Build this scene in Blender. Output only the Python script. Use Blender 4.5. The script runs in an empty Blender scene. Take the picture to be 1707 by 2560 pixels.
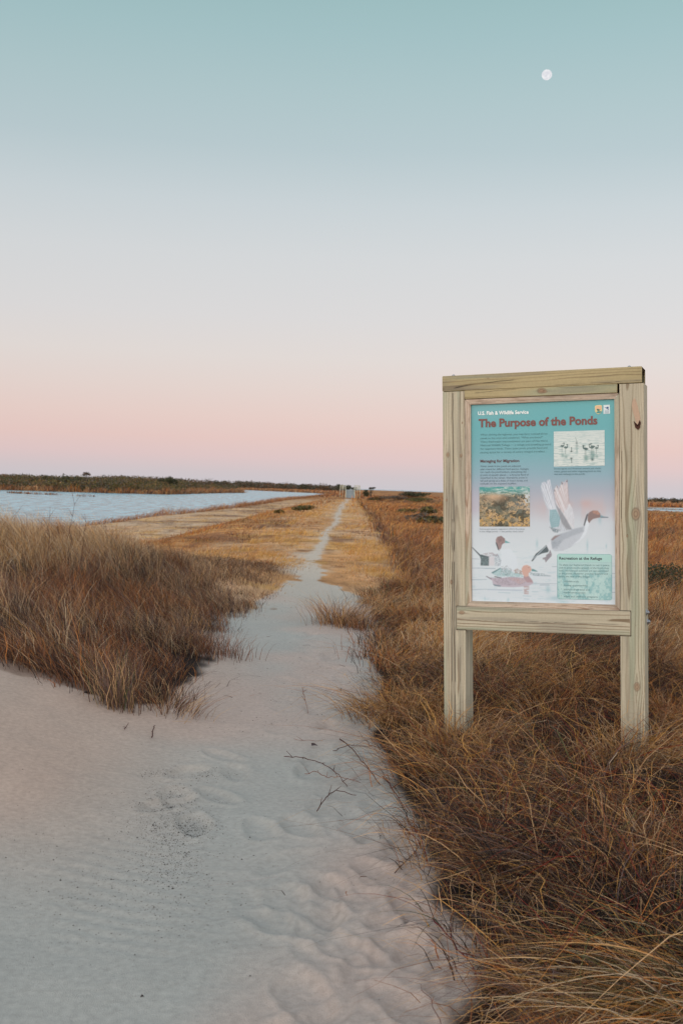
import bpy, math, random
import numpy as np
from mathutils import Matrix, Vector, Euler

# ------------------------------------------------------------------ camera, sky, sun
F = 2760.0; PW, PH = 1707.0, 2560.0          # focal length and picture size in photo pixels
ROLL, PITCH, CAMZ = 0.033, math.atan(61 / 2760.0), 1.55
scene = bpy.context.scene
cam_d = bpy.data.cameras.new('camera'); cam = bpy.data.objects.new('camera', cam_d)
scene.collection.objects.link(cam); scene.camera = cam
cam.matrix_world = Matrix.Translation((0, 0, CAMZ)) @ Matrix.Rotation(math.pi / 2 - PITCH, 4, 'X') @ Matrix.Rotation(ROLL, 4, 'Z')
cam_d.sensor_fit = 'VERTICAL'; cam_d.sensor_height = 36.0; cam_d.lens = F / PH * 36.0
cam_d.clip_start = 0.05; cam_d.clip_end = 40000
cam_d.dof.use_dof = True; cam_d.dof.focus_distance = 6.3; cam_d.dof.aperture_fstop = 7.0
scene.render.resolution_x = 682; scene.render.resolution_y = 1024
scene.view_settings.view_transform = 'Standard'; scene.view_settings.look = 'None'
scene.view_settings.exposure = 0.0; scene.view_settings.gamma = 1.0

def s2l(c):
    return tuple((v / 255 / 12.92) if v / 255 <= 0.04045 else ((v / 255 + 0.055) / 1.055) ** 2.4 for v in c)

world = bpy.data.worlds.new('World'); scene.world = world; world.use_nodes = True
nt = world.node_tree; nt.nodes.clear()
def N(t, tree=None, **k):
    n = (tree or nt).nodes.new(t)
    for a, b in k.items(): setattr(n, a, b)
    return n
wo = N('ShaderNodeOutputWorld'); bg = N('ShaderNodeBackground'); tc = N('ShaderNodeTexCoord'); sx = N('ShaderNodeSeparateXYZ')
nt.links.new(tc.outputs['Generated'], sx.inputs[0])
def ramp(tree, stops, interp='B_SPLINE'):
    r = tree.nodes.new('ShaderNodeValToRGB'); r.color_ramp.interpolation = interp
    e = r.color_ramp.elements
    e[0].position = stops[0][0]; e[0].color = (*stops[0][1], 1)
    e[1].position = stops[-1][0]; e[1].color = (*stops[-1][1], 1)
    for p, c in stops[1:-1]:
        q = e.new(p); q.color = (*c, 1)
    return r
def elev(y):                                   # photo row -> sine of the elevation at the picture's centre column
    return math.sin(math.atan((1219 - y) / F))
SKY = [(1219, (203, 198, 203)), (1190, (209, 198, 201)), (1150, (223, 199, 198)), (1105, (230, 201, 195)), (1050, (231, 207, 200)),
       (980, (229, 213, 207)), (900, (226, 218, 214)), (800, (220, 218, 218)), (650, (213, 216, 218)), (520, (202, 211, 215)),
       (380, (185, 202, 207)), (240, (175, 198, 202)), (100, (164, 193, 197)), (0, (157, 189, 192))]
front = ramp(nt, [(max(0, elev(y)) * 2.0, s2l(c)) for y, c in SKY] + [(0.95, (.34, .52, .62)), ], 'LINEAR')
mz = N('ShaderNodeMath', operation='MULTIPLY'); mz.inputs[1].default_value = 2.0
nt.links.new(sx.outputs[2], mz.inputs[0]); nt.links.new(mz.outputs[0], front.inputs[0])
zen = ramp(nt, [(0.0, (0, 0, 0)), (0.42, (0, 0, 0)), (0.8, (1, 1, 1)), (1.0, (1, 1, 1))], 'LINEAR')   # towards the zenith
nt.links.new(sx.outputs[2], zen.inputs[0])
mix1 = N('ShaderNodeMixRGB'); mix1.inputs[2].default_value = (.66, .76, .86, 1)
nt.links.new(zen.outputs[0], mix1.inputs[0]); nt.links.new(front.outputs[0], mix1.inputs[1])
back = ramp(nt, [(0.0, (2.0, 1.6, 1.25)), (0.12, (1.8, 1.62, 1.42)), (0.4, (1.2, 1.25, 1.26)), (1.0, (.7, .8, .9))], 'LINEAR')
nt.links.new(sx.outputs[2], back.inputs[0])
mr = N('ShaderNodeMapRange'); mr.interpolation_type = 'SMOOTHSTEP'
mr.inputs[1].default_value = 0.15; mr.inputs[2].default_value = -0.85
nt.links.new(sx.outputs[1], mr.inputs[0])
mix2 = N('ShaderNodeMixRGB')
nt.links.new(mr.outputs[0], mix2.inputs[0]); nt.links.new(mix1.outputs[0], mix2.inputs[1]); nt.links.new(back.outputs[0], mix2.inputs[2])
lr = N('ShaderNodeMapRange'); lr.inputs[1].default_value = -0.35; lr.inputs[2].default_value = 0.35      # a touch darker to the left
lr.inputs[3].default_value = 0.965; lr.inputs[4].default_value = 1.03
nt.links.new(sx.outputs[0], lr.inputs[0])
mul = N('ShaderNodeVectorMath', operation='SCALE')
nt.links.new(mix2.outputs[0], mul.inputs[0]); nt.links.new(lr.outputs[0], mul.inputs['Scale'])
nt.links.new(mul.outputs[0], bg.inputs[0]); bg.inputs[1].default_value = 1.0
nt.links.new(bg.outputs[0], wo.inputs[0])

sun_d = bpy.data.lights.new('sun', 'SUN'); sun = bpy.data.objects.new('sun', sun_d); scene.collection.objects.link(sun)
sun_d.energy = 0.8; sun_d.angle = math.radians(24); sun_d.color = (1.0, .87, .77)
sun.rotation_euler = Vector((-0.55, -1.0, 0.30)).to_track_quat('Z', 'Y').to_euler()   # light comes from behind the left shoulder

# ------------------------------------------------------------------ helpers
rng = np.random.default_rng(7); random.seed(7)
_tab = np.random.default_rng(3).random((256, 256))
def vnoise(x, y):
    x = np.asarray(x, float); y = np.asarray(y, float)
    xi = np.floor(x).astype(int); yi = np.floor(y).astype(int); fx = x - xi; fy = y - yi
    fx = fx * fx * (3 - 2 * fx); fy = fy * fy * (3 - 2 * fy)
    a = _tab[xi & 255, yi & 255]; b = _tab[(xi + 1) & 255, yi & 255]; c = _tab[xi & 255, (yi + 1) & 255]; d = _tab[(xi + 1) & 255, (yi + 1) & 255]
    return (a * (1 - fx) + b * fx) * (1 - fy) + (c * (1 - fx) + d * fx) * fy
def fbm(x, y, o=4):
    s = 0; a = .5; t = 0
    for i in range(o):
        s = s + a * vnoise(x * 2 ** i + 17.3 * i, y * 2 ** i + 5.1 * i); t += a; a *= .5
    return s / t
def ss(a, b, x):
    t = np.clip((np.asarray(x, float) - a) / (b - a), 0, 1); return t * t * (3 - 2 * t)
def lerp(a, b, t):
    t = np.asarray(t)[..., None]; return np.asarray(a) * (1 - t) + np.asarray(b) * t
def L(*c): return np.array(s2l(c))

def poly_sd(x, y, P):                        # signed distance to a polygon, positive inside
    x = np.asarray(x, float); y = np.asarray(y, float)
    d = np.full(x.shape, 1e18); ins = np.zeros(x.shape, bool); n = len(P)
    for i in range(n):
        ax, ay = P[i]; bx, by = P[(i + 1) % n]; ex, ey = bx - ax, by - ay
        t = np.clip(((x - ax) * ex + (y - ay) * ey) / (ex * ex + ey * ey + 1e-12), 0, 1)
        d = np.minimum(d, (x - ax - t * ex) ** 2 + (y - ay - t * ey) ** 2)
        c = ((ay > y) != (by > y)) & (x < (bx - ax) * (y - ay) / (by - ay + 1e-15) + ax)
        ins ^= c
    d = np.sqrt(d); return np.where(ins, d, -d)

CR = np.array(cam.matrix_world.to_3x3())
def ray(px, py):
    d = CR @ np.array([(px - PW / 2) / F, -(py - PH / 2) / F, -1.0]); return d / np.linalg.norm(d)
def pix_at_dist(px, py, Y):                   # the point at depth Y along the world y axis
    d = ray(px, py); return np.array([0, 0, CAMZ]) + d * (Y / d[1])

WATER_Z = -1.0
POND = [(-13.2, 36), (-13.2, 63), (-11.8, 109), (-10.6, 194), (-3.2, 385), (-9, 430), (-26, 470), (-46, 510), (-48, 480), (-30, 330), (-33, 300),
        (-36, 222), (-48, 212), (-64, 206), (-120, 200), (-260, 190), (-330, 90), (-200, 10), (-60, 8), (-24, 22)]
POND2 = [(64, 262), (57, 222), (66, 209), (80, 205), (150, 200), (260, 204), (270, 300), (160, 318), (96, 310), (84, 290)]
SPIT = [(68, 250), (104, 254), (105, 259), (70, 256)]
def xc(y): return -.55 + (np.clip(y, 20, 900) - 20) * (1.95 / 225)
FOOT = []
def zt(x, y, fine=False):
    x = np.asarray(x, float); y = np.asarray(y, float)
    z = -.72 * ss(15, 240, y)
    far = ss(18, 36, y); c = xc(y)
    z = z - .42 * ss(3.6, 6.4, c - x) * far - .30 * ss(1.2, 3.6, x - c) * far
    z = z + .16 * (fbm(x * .11 + 9, y * .06, 3) - .5) * ss(14, 40, y) * (ss(1, 4, np.abs(x - c)))
    # dune on the left
    yr = 12.2 + 1.9 * np.clip(x + 4.1, 0, 3.6); z = z + .76 * np.exp(-((x + 4.1) / 2.25) ** 2 * (x > -4.1)) * np.exp(-((y - yr) / np.where(y < yr, 3.3, 4.2)) ** 2) * (1 + .25 * (fbm(x * .5, y * .4 + 6, 2) - .5))
    z = z + .36 * ss(.55, 2.7, -x) * ss(2.6, 7.0, y) * (1 - ss(8, 14, y))
    # hillock right of the footbridge
    z = z + 1.7 * np.exp(-((x - 14.5) / 5.0) ** 2 - ((y - 215) / 9) ** 2)
    z = z + .8 * np.exp(-((x - 8) / 6.0) ** 2 - ((y - 235) / 9) ** 2) * ss(5.2, 7.5, x)
    z = z + .10 * np.exp(-((x - 1.6) / 1.2) ** 2 - ((y - 4.2) / 1.6) ** 2)
    z = z + 1.2 * ss(215, 260, y) * ss(30, 60, -x) * (1 - ss(320, 420, y))
    # banks and beds
    sd = np.maximum(poly_sd(x, y, POND), np.minimum(poly_sd(x, y, POND2), -poly_sd(x, y, SPIT))) + .8 * (fbm(x * .25, y * .12, 3) - .5)
    z = np.where(sd > -2.5, np.minimum(z, lerp1(z, WATER_Z - .35 * np.clip(sd, 0, 3), ss(-2.5, .35, sd))), z)
    z = np.where((sd <= 0) & (z < WATER_Z + .04), WATER_Z + .04, z)
    z = z - 3.0 * ss(1750, 1900, y)             # sea beyond
    if fine:
        near = (1 - ss(13, 20, y))
        z = z + near * (.030 * (fbm(x * 1.6, y * 1.6, 3) - .5) + .008 * (fbm(x * 5, y * 5, 2) - .5) + .0035 * (fbm(x * 17, y * 26, 3) - .5))
        z = z + .0022 * np.sin((y * 62 + x * 20) + 5 * fbm(x * 2, y * 2, 2)) * ss(.15, .9, -x) * (1 - ss(4.2, 5.2, y)) * ss(.35, .6, fbm(x * 1.5 + 3, y * 1.5, 2))
    return z
def lerp1(a, b, t): return a * (1 - t) + b * t
def at_ground(px, py):
    d = ray(px, py); t = 2.0; o = np.array([0, 0, CAMZ])
    ts = 2.5 * 1.01 ** np.arange(560); P = o + d * ts[:, None]
    h = P[:, 2] - zt(P[:, 0], P[:, 1]); i = np.argmax(h < 0)
    if h[i] >= 0: i = len(ts) - 1
    a, b = ts[i - 1], ts[i]; fa, fb = h[i - 1], h[i]
    t = a + (b - a) * fa / (fa - fb + 1e-12); return o + d * t

LEFT = [(863, 1247), (849, 1262), (833, 1291), (834, 1304), (822, 1316), (799, 1334), (800, 1353), (784, 1371), (767, 1393), (760, 1414), (745, 1436),
        (712, 1462), (690, 1490), (655, 1530), (615, 1570), (560, 1625), (525, 1700), (440, 1775), (300, 1765), (200, 1735), (90, 1705), (0, 1680), (-160, 1650)]
RIGHT = [(1190, 2556), (1215, 2450), (1165, 2350), (1092, 2250), (1082, 2150), (1070, 2070), (1010, 1990), (950, 1900), (915, 1820), (905, 1750), (895, 1690), (912, 1620),
         (925, 1560), (915, 1515), (882, 1485), (842, 1462), (808, 1436), (797, 1414), (799, 1393), (812, 1371), (823, 1353), (820, 1334), (841, 1316), (853, 1304), (851, 1291), (864, 1262), (876, 1247)]
PATH = [tuple(at_ground(*p)[:2]) for p in LEFT] + [(-4.5, 7.4), (-9, 7.0), (-14, 2), (-14, -70), (.9, -70), (.8, 2.0), (.86, 3.0)] + [tuple(at_ground(*p)[:2]) for p in RIGHT]
PATH = [(x, y) for x, y in PATH]
def sand_sd(x, y): return poly_sd(x, y, PATH)

# footprints on the sand
f_rng = np.random.default_rng(11)
for k in range(150):
    y = 2.9 + 12 * f_rng.random() ** 1.3; x = (.16 * y - .42) * 0 + f_rng.normal(.12 + .05 * (5 - y) * .6, .26)
    FOOT.append((x, y, f_rng.normal(0, .35), .35 + .65 * f_rng.random()))
for px, py in [(1010, 2290), (760, 2490), (880, 2370), (1000, 2120), (940, 2180), (1050, 2380), (820, 2230), (900, 2080), (700, 2310), (470, 1930), (440, 1990), (490, 2065), (420, 2010), (545, 1990), (560, 1895)]:
    g = at_ground(px, py); FOOT.append((g[0], g[1], f_rng.normal(0, .4), 1.15))
def foot_disp(x, y):
    z = np.zeros_like(x)
    for fx, fy, a, s in FOOT:
        m = (np.abs(x - fx) < .32) & (np.abs(y - fy) < .34)
        if not m.any(): continue
        dx = x[m] - fx + .045 * (fbm(x[m] * 9 + fy, y[m] * 9, 2) - .5); dy = y[m] - fy + .06 * (fbm(x[m] * 8, y[m] * 8 + fx * 5, 2) - .5); u = dx * math.cos(a) + dy * math.sin(a); v = -dx * math.sin(a) + dy * math.cos(a)
        r = (u / .062) ** 2 + (v / .135) ** 2
        z[m] += s * (-.022 * np.exp(-r ** 2.6 * .5) + .009 * np.exp(-((np.sqrt(r) - 1.45) / .30) ** 2) + .006 * (fbm(u * 40 + fx, v * 40, 2) - .5) * (r < 2))
    return z

col = scene.collection
def mesh_obj(name, V, quads=None, tris=None, mat=None, colors=None, smooth=False, parent=None):
    me = bpy.data.meshes.new(name); V = np.ascontiguousarray(V, dtype=np.float32)
    nq = 0 if quads is None else len(quads); ntr = 0 if tris is None else len(tris)
    idx = []
    if nq: idx.append(np.asarray(quads, np.int32).ravel())
    if ntr: idx.append(np.asarray(tris, np.int32).ravel())
    idx = np.concatenate(idx)
    me.vertices.add(len(V)); me.vertices.foreach_set('co', V.ravel())
    me.loops.add(len(idx)); me.loops.foreach_set('vertex_index', idx)
    me.polygons.add(nq + ntr)
    tot = np.concatenate([np.full(nq, 4, np.int32), np.full(ntr, 3, np.int32)])
    st = np.concatenate([[0], np.cumsum(tot)[:-1]]).astype(np.int32)
    me.polygons.foreach_set('loop_start', st); me.polygons.foreach_set('loop_total', tot)
    if smooth: me.polygons.foreach_set('use_smooth', np.ones(nq + ntr, bool))
    if colors is not None:
        a = me.color_attributes.new('Col', 'FLOAT_COLOR', 'POINT')
        c = np.ones((len(V), 4), np.float32); c[:, :3] = colors; a.data.foreach_set('color', c.ravel())
    me.update(calc_edges=True); me.validate()
    o = bpy.data.objects.new(name, me); col.objects.link(o)
    if mat: me.materials.append(mat)
    if parent: o.parent = parent
    return o
def tag(o, label=None, cat=None, group=None, kind=None):
    if label: o['label'] = label
    if cat: o['category'] = cat
    if group: o['group'] = group
    if kind: o['kind'] = kind
    return o
def empty(name, loc=(0, 0, 0), rot=(0, 0, 0)):
    o = bpy.data.objects.new(name, None); col.objects.link(o); o.location = loc; o.rotation_euler = rot; o.empty_display_size = .2; return o

class MB:                                     # small mesh builder
    def __init__(s): s.v = []; s.q = []; s.t = []; s.c = []
    def add(s, V, Q=(), T=(), C=None):
        b = sum(len(a) for a in s.v); V = np.asarray(V, float); s.v.append(V)
        if len(Q): s.q.append(np.asarray(Q) + b)
        if len(T): s.t.append(np.asarray(T) + b)
        s.c.append(np.broadcast_to(np.array((.5, .5, .5)) if C is None else np.asarray(C), (len(V), 3)))
    def box(s, lo, hi, C=None, b=0.0):
        x0, y0, z0 = lo; x1, y1, z1 = hi
        s.add([(x0, y0, z0), (x1, y0, z0), (x1, y1, z0), (x0, y1, z0), (x0, y0, z1), (x1, y0, z1), (x1, y1, z1), (x0, y1, z1)],
              [(0, 3, 2, 1), (4, 5, 6, 7), (0, 1, 5, 4), (1, 2, 6, 5), (2, 3, 7, 6), (3, 0, 4, 7)], C=C)
    def bar(s, a, b, w, h, C=None):           # square bar between two points
        a = np.array(a, float); b = np.array(b, float); d = b - a; d /= np.linalg.norm(d)
        u = np.cross(d, (0, 0, 1)); u = u / np.linalg.norm(u) if np.linalg.norm(u) > 1e-3 else np.array((1., 0, 0)); w2 = np.cross(u, d)
        V = [p + u * i * w / 2 + w2 * j * h / 2 for p in (a, b) for i, j in ((-1, -1), (1, -1), (1, 1), (-1, 1))]
        s.add(V, [(0, 3, 2, 1), (4, 5, 6, 7), (0, 1, 5, 4), (1, 2, 6, 5), (2, 3, 7, 6), (3, 0, 4, 7)], C=C)
    def tube(s, pts, rad, n=6, C=None):
        pts = np.asarray(pts, float); k = len(pts); rad = np.broadcast_to(rad, (k,)); V = []
        for i in range(k):
            d = pts[min(i + 1, k - 1)] - pts[max(i - 1, 0)]; d /= np.linalg.norm(d) + 1e-12
            u = np.cross(d, (.13, .2, .97)); u /= np.linalg.norm(u) + 1e-9; w = np.cross(d, u)
            for j in range(n):
                a = 2 * math.pi * j / n; V.append(pts[i] + rad[i] * (u * math.cos(a) + w * math.sin(a)))
        Q = [(i * n + j, i * n + (j + 1) % n, (i + 1) * n + (j + 1) % n, (i + 1) * n + j) for i in range(k - 1) for j in range(n)]
        c0 = len(V); V += [pts[0], pts[-1]]
        T = [(c0, (j + 1) % n, j) for j in range(n)] + [(c0 + 1, (k - 1) * n + j, (k - 1) * n + (j + 1) % n) for j in range(n)]
        s.add(V, Q, T, C)
    def build(s, name, mat, parent=None, smooth=False):
        return mesh_obj(name, np.concatenate(s.v), np.concatenate(s.q) if s.q else None, np.concatenate(s.t) if s.t else None, mat, np.concatenate(s.c), smooth, parent)

def new_mat(name):
    m = bpy.data.materials.new(name); m.use_nodes = True; t = m.node_tree; b = t.nodes['Principled BSDF']; return m, t, b
def attr_mat(name, rough=.8, spec=.3, nscale=None, namp=.25, bump=0.0, transl=0.0, bscale=None, metallic=0):
    m, t, b = new_mat(name); a = t.nodes.new('ShaderNodeAttribute'); a.attribute_name = 'Col'
    out = a.outputs['Color']; tcn = t.nodes.new('ShaderNodeTexCoord')
    if nscale:
        n = t.nodes.new('ShaderNodeTexNoise'); n.inputs['Scale'].default_value = nscale; n.inputs['Detail'].default_value = 6; t.links.new(tcn.outputs['Object'], n.inputs['Vector'])
        r = t.nodes.new('ShaderNodeMapRange'); r.inputs[1].default_value = .3; r.inputs[2].default_value = .7; r.inputs[3].default_value = 1 - namp; r.inputs[4].default_value = 1 + namp
        t.links.new(n.outputs[0], r.inputs[0]); v = t.nodes.new('ShaderNodeVectorMath'); v.operation = 'SCALE'
        t.links.new(out, v.inputs[0]); t.links.new(r.outputs[0], v.inputs['Scale']); out = v.outputs[0]
        if bump:
            bp = t.nodes.new('ShaderNodeBump'); bp.inputs['Strength'].default_value = 1; bp.inputs['Distance'].default_value = bump
            n2 = t.nodes.new('ShaderNodeTexNoise'); n2.inputs['Scale'].default_value = bscale or nscale; n2.inputs['Detail'].default_value = 8; t.links.new(tcn.outputs['Object'], n2.inputs['Vector'])
            t.links.new(n2.outputs[0], bp.inputs['Height']); t.links.new(bp.outputs[0], b.inputs['Normal'])
    t.links.new(out, b.inputs['Base Color']); b.inputs['Roughness'].default_value = rough; b.inputs['Specular IOR Level'].default_value = spec
    b.inputs['Metallic'].default_value = metallic
    if transl:
        tr = t.nodes.new('ShaderNodeBsdfTranslucent'); mx = t.nodes.new('ShaderNodeMixShader'); mx.inputs[0].default_value = transl
        t.links.new(out, tr.inputs[0]); t.links.new(b.outputs[0], mx.inputs[1]); t.links.new(tr.outputs[0], mx.inputs[2])
        t.links.new(mx.outputs[0], t.nodes['Material Output'].inputs[0])
    return m

# ------------------------------------------------------------------ ground
SAND = L(172, 165, 159); TAN = L(200, 162, 126); ORANGE = L(190, 134, 80); RUST = L(136, 92, 64); THATCH_SHADE = L(34, 27, 24); PALE = L(196, 168, 142)  # thatch colour is near black to paint the shaded gaps under grass
GREENB = L(84, 78, 52)
def ground_color(x, y):
    n1 = fbm(x * .22 + 3, y * .09, 4); n2 = fbm(x * .9 + 30, y * .35, 4); n3 = fbm(x * 4.0, y * 1.6, 3)
    c = xc(y); dl = c - x; dr = x - c
    base = lerp(TAN, ORANGE, ss(.40, .62, n1) * .7)
    base = lerp(base, TAN, .5 * ss(.4, .6, n2))
    strip = ss(5.0, 5.9, dl); base = lerp(base, lerp(PALE, TAN, ss(.4, .65, n2)), strip * .85)
    edge = np.exp(-((dl - 4.7) / .5) ** 2) * ss(28, 34, y) * ss(.38, .55, n1); base = lerp(base, GREENB * 1.5, edge * .6)
    right = ss(1.6, 2.6, dr); rc = lerp(ORANGE, RUST, ss(.38, .62, n2)); rc = lerp(rc, TAN, ss(.55, .7, n1) * .5); rc = lerp(rc, GREENB, ss(.62, .72, fbm(x * .3 + 50, y * .12 + 8, 3)) * .6)
    base = lerp(base, rc, right)
    ed = np.exp(-((dr - 1.9) / .28) ** 2) * (1 - ss(120, 200, y)); base = lerp(base, RUST * .4, ed * ss(.2, .4, n2) * .9); base = lerp(base, RUST * .6, .55 * ss(.5, .66, fbm(x * .35 + 80, y * .22, 3)) * ss(1.0, 2.2, np.abs(dr)))
    band = ss(2.5, 3.3, dl) * (1 - ss(5.0, 5.8, dl)) * ss(22, 27, y) * (1 - ss(110, 170, y)); base = lerp(base, ORANGE * .95, band * .8)
    base = lerp(base, RUST * .9, band * ss(.5, .62, n2) * .7)
    base = lerp(base, RUST * .8, .75 * np.exp(-((dl - 5.3) / .35) ** 2) * ss(24, 30, y) * (1 - ss(80, 130, y)) * ss(.35, .5, n1))
    base = lerp(base, RUST, .7 * ss(.56, .66, fbm(x * 2.2 + 5, y * .9 + 2, 3)) * (1 - ss(35, 60, y)) * (.3 + .7 * ss(20, 26, y))); base = lerp(base, L(206, 158, 92), .6 * ss(.56, .68, fbm(x * 1.3, y * .5, 3))); base = base * (1 + .9 * (n3 - .5) + .5 * (fbm(x * 1.1 + 60, y * .9, 3) - .5))[..., None]
    nearm = (1 - ss(13, 24, y + 6 * (n1 - .5))) * (1 - ss(12.5, 14.5, y) * (np.abs(x + .55) < .45 + .26 * (y - 12))); base = lerp(base, lerp(THATCH_SHADE, RUST * .45, ss(.4, .6, n2)), nearm)
    base = lerp(base, lerp(ORANGE, RUST, ss(.35, .6, n2)), ss(190, 230, y))
    sd = sand_sd(x, y) + (.16 * (n2 - .5) + .22 * (n3 - .5)) * np.where(y < 11, 1.2, np.where(y < 24, 2.6, .9))
    e0 = -.15 * (1 - ss(13, 19, y)) * ss(5.5, 8, y) - .02; s = ss(e0 - .01, e0 + .05 + .001 * np.maximum(y, 0), sd)
    # thin sand shows through at the grass edges
    s = np.maximum(s, .75 * ss(-.75, .0, sd) * ss(.45, .62, n2) * (y < 26))
    pink = L(184, 164, 153) ; blue = L(171, 167, 160)
    sc = lerp(blue, pink, ss(.35, .65, fbm(x * .8 + 7, y * .5, 3) + .28 * ss(.3, 2.2, -x) - .17))
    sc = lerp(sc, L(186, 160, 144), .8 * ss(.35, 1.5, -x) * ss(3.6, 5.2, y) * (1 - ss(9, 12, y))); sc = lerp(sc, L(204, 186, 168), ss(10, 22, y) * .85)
    sc = sc * (1 + .10 * (n3 - .5))[..., None]
    base = lerp(base, sc, s)
    for P in (POND, POND2):
        sdw = poly_sd(x, y, P); base = lerp(base, L(96, 84, 66), ss(-.4, .3, sdw))
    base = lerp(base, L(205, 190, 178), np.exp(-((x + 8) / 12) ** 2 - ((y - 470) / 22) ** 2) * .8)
    return base
ys = [-60.0]
while ys[-1] < -1: ys.append(ys[-1] * .75 if ys[-1] < -1.5 else -.9)
y = .0
while y < 2.2: ys.append(y); y += .25
y = 2.2
while y < 7000: ys.append(y); y *= 1.0034 if y < 11 else 1.0068 if y < 300 else 1.02
ys = np.array(ys)
ux = np.concatenate([-np.geomspace(4, .62, 14), np.linspace(-.6, .6, 430), np.geomspace(.62, 4, 14)])
sc_ = np.maximum(np.abs(ys), 2.0)
GX = ux[None, :] * sc_[:, None] + 0.0; GY = np.repeat(ys[:, None], len(ux), 1)
gx, gy = GX.ravel(), GY.ravel()
gz = zt(gx, gy, True)
nm = (gy > 2.4) & (gy < 16)
t_ = np.zeros_like(gx); t_[nm] = foot_disp(gx[nm], gy[nm]); gz += t_ * .72 * ss(-.05, .1, sand_sd(gx, gy))
nr, nc = GX.shape; ii = np.arange((nr - 1) * (nc - 1)); r_ = ii // (nc - 1); c_ = ii % (nc - 1); a_ = r_ * nc + c_
gq = np.stack([a_, a_ + 1, a_ + nc + 1, a_ + nc], 1)
gm = attr_mat('ground_soil', .95, .1, 38, .10, .004, bscale=260)
t = gm.node_tree; b = t.nodes['Principled BSDF']
# dark grains scattered through the sand
vor = t.nodes.new('ShaderNodeTexNoise'); vor.inputs['Scale'].default_value = 420; vor.inputs['Detail'].default_value = 1
tco = [n for n in t.nodes if n.type == 'TEX_COORD'][0]; t.links.new(tco.outputs['Object'], vor.inputs['Vector'])
gr = t.nodes.new('ShaderNodeMapRange'); gr.inputs[1].default_value = .25; gr.inputs[2].default_value = .42; gr.inputs[3].default_value = .6; gr.inputs[4].default_value = 1.0
t.links.new(vor.outputs[0], gr.inputs[0]); lk = b.inputs['Base Color'].links[0].from_socket
vm = t.nodes.new('ShaderNodeVectorMath'); vm.operation = 'SCALE'; t.links.new(lk, vm.inputs[0]); t.links.new(gr.outputs[0], vm.inputs['Scale']); t.links.new(vm.outputs[0], b.inputs['Base Color'])
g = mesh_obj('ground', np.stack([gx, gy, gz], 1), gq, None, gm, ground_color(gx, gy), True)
tag(g, kind='structure')

# ------------------------------------------------------------------ water
def water_mat(name, sx_, sy_, colr, amp, fall):
    m, t, b = new_mat(name); tcn = t.nodes.new('ShaderNodeTexCoord'); mp = t.nodes.new('ShaderNodeMapping'); mp.inputs['Scale'].default_value = (sx_, sy_, 1)
    t.links.new(tcn.outputs['Object'], mp.inputs[0]); n = t.nodes.new('ShaderNodeTexNoise'); n.inputs['Scale'].default_value = 1; n.inputs['Detail'].default_value = 5; n.inputs['Roughness'].default_value = .62
    t.links.new(mp.outputs[0], n.inputs['Vector']); bp = t.nodes.new('ShaderNodeBump'); bp.inputs['Distance'].default_value = amp; t.links.new(n.outputs[0], bp.inputs['Height'])
    t.links.new(bp.outputs[0], b.inputs['Normal']); cr = ramp(t, [(.38, tuple(v * .55 for v in colr)), (.62, tuple(min(1, v * 1.9) for v in colr))], 'LINEAR'); t.links.new(n.outputs[0], cr.inputs[0]); t.links.new(cr.outputs[0], b.inputs['Base Color']); b.inputs['Roughness'].default_value = .22; b.inputs['IOR'].default_value = 1.33
    return m
wm = water_mat('rippled_water', 1.1, .26, s2l((104, 146, 158)), .34, 0)
def flat(name, P, z, m):
    me = bpy.data.meshes.new(name); me.from_pydata([(x, y, z) for x, y in P], [], [tuple(range(len(P)))]); me.materials.append(m)
    o = bpy.data.objects.new(name, me); col.objects.link(o); tag(o, kind='structure')
    if me.polygons[0].normal.z < 0: me.flip_normals()
    return o
flat('pond', [(-340, 4), (-6, 30), (-1, 380), (-2, 440), (-40, 540), (-120, 520), (-400, 250)], WATER_Z, wm)
flat('far_pond', [(48, 190), (300, 190), (300, 330), (48, 330)], WATER_Z, wm)
flat('sea', [(-6000, 1700), (6000, 1700), (9000, 7000), (-9000, 7000)], -1.6, water_mat('sea_water', .05, .12, s2l((120, 150, 165)), .8, 0))

# ------------------------------------------------------------------ grass
def blades(root, az, h, reach, droop, w, K, c0, c1, side_rand=1.0, p=1.7, wig=0.03, R=rng):
    n = len(root); tt = np.linspace(0, 1, K + 1)[None, :]
    d = np.stack([np.cos(az), np.sin(az)], 1)
    hor = (h * reach)[:, None] * tt ** p
    ver = h[:, None] * (tt - droop[:, None] * tt ** 2.4)
    P = np.zeros((n, K + 1, 3)); P[:, :, 0] = root[:, 0:1] + d[:, 0:1] * hor; P[:, :, 1] = root[:, 1:2] + d[:, 1:2] * hor; P[:, :, 2] = root[:, 2:3] + ver
    wg = R.normal(0, 1, (n, K + 1, 2)) * (wig * h)[:, None, None]; wg[:, 0] = 0; P[:, :, :2] += wg
    fa = R.random(n) * math.pi; side = np.stack([np.cos(fa), np.sin(fa), R.normal(0, .25, n)], 1)
    ww = (w[:, None] * (1 - .85 * tt ** 1.6) * .5)[:, :, None]
    V = np.empty((n, K + 1, 2, 3)); V[:, :, 0] = P - side[:, None] * ww; V[:, :, 1] = P + side[:, None] * ww
    base = (np.arange(n) * (K + 1) * 2)[:, None] + (np.arange(K) * 2)[None, :]
    Q = np.stack([base, base + 1, base + 3, base + 2], 2).reshape(-1, 4)
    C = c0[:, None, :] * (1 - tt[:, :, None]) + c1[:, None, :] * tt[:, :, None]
    C = np.repeat(C[:, :, None, :], 2, 2)
    return V.reshape(-1, 3), Q, C.reshape(-1, 3)
grass_m = attr_mat('dry_grass', .7, .2, transl=.2)
def pal(n, cols, wts, R=rng, var=.18):
    i = R.choice(len(cols), n, p=np.array(wts) / sum(wts)); c = np.array(cols)[i]
    return c * (1 + R.normal(0, var, (n, 1)).clip(-.5, .6))
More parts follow.
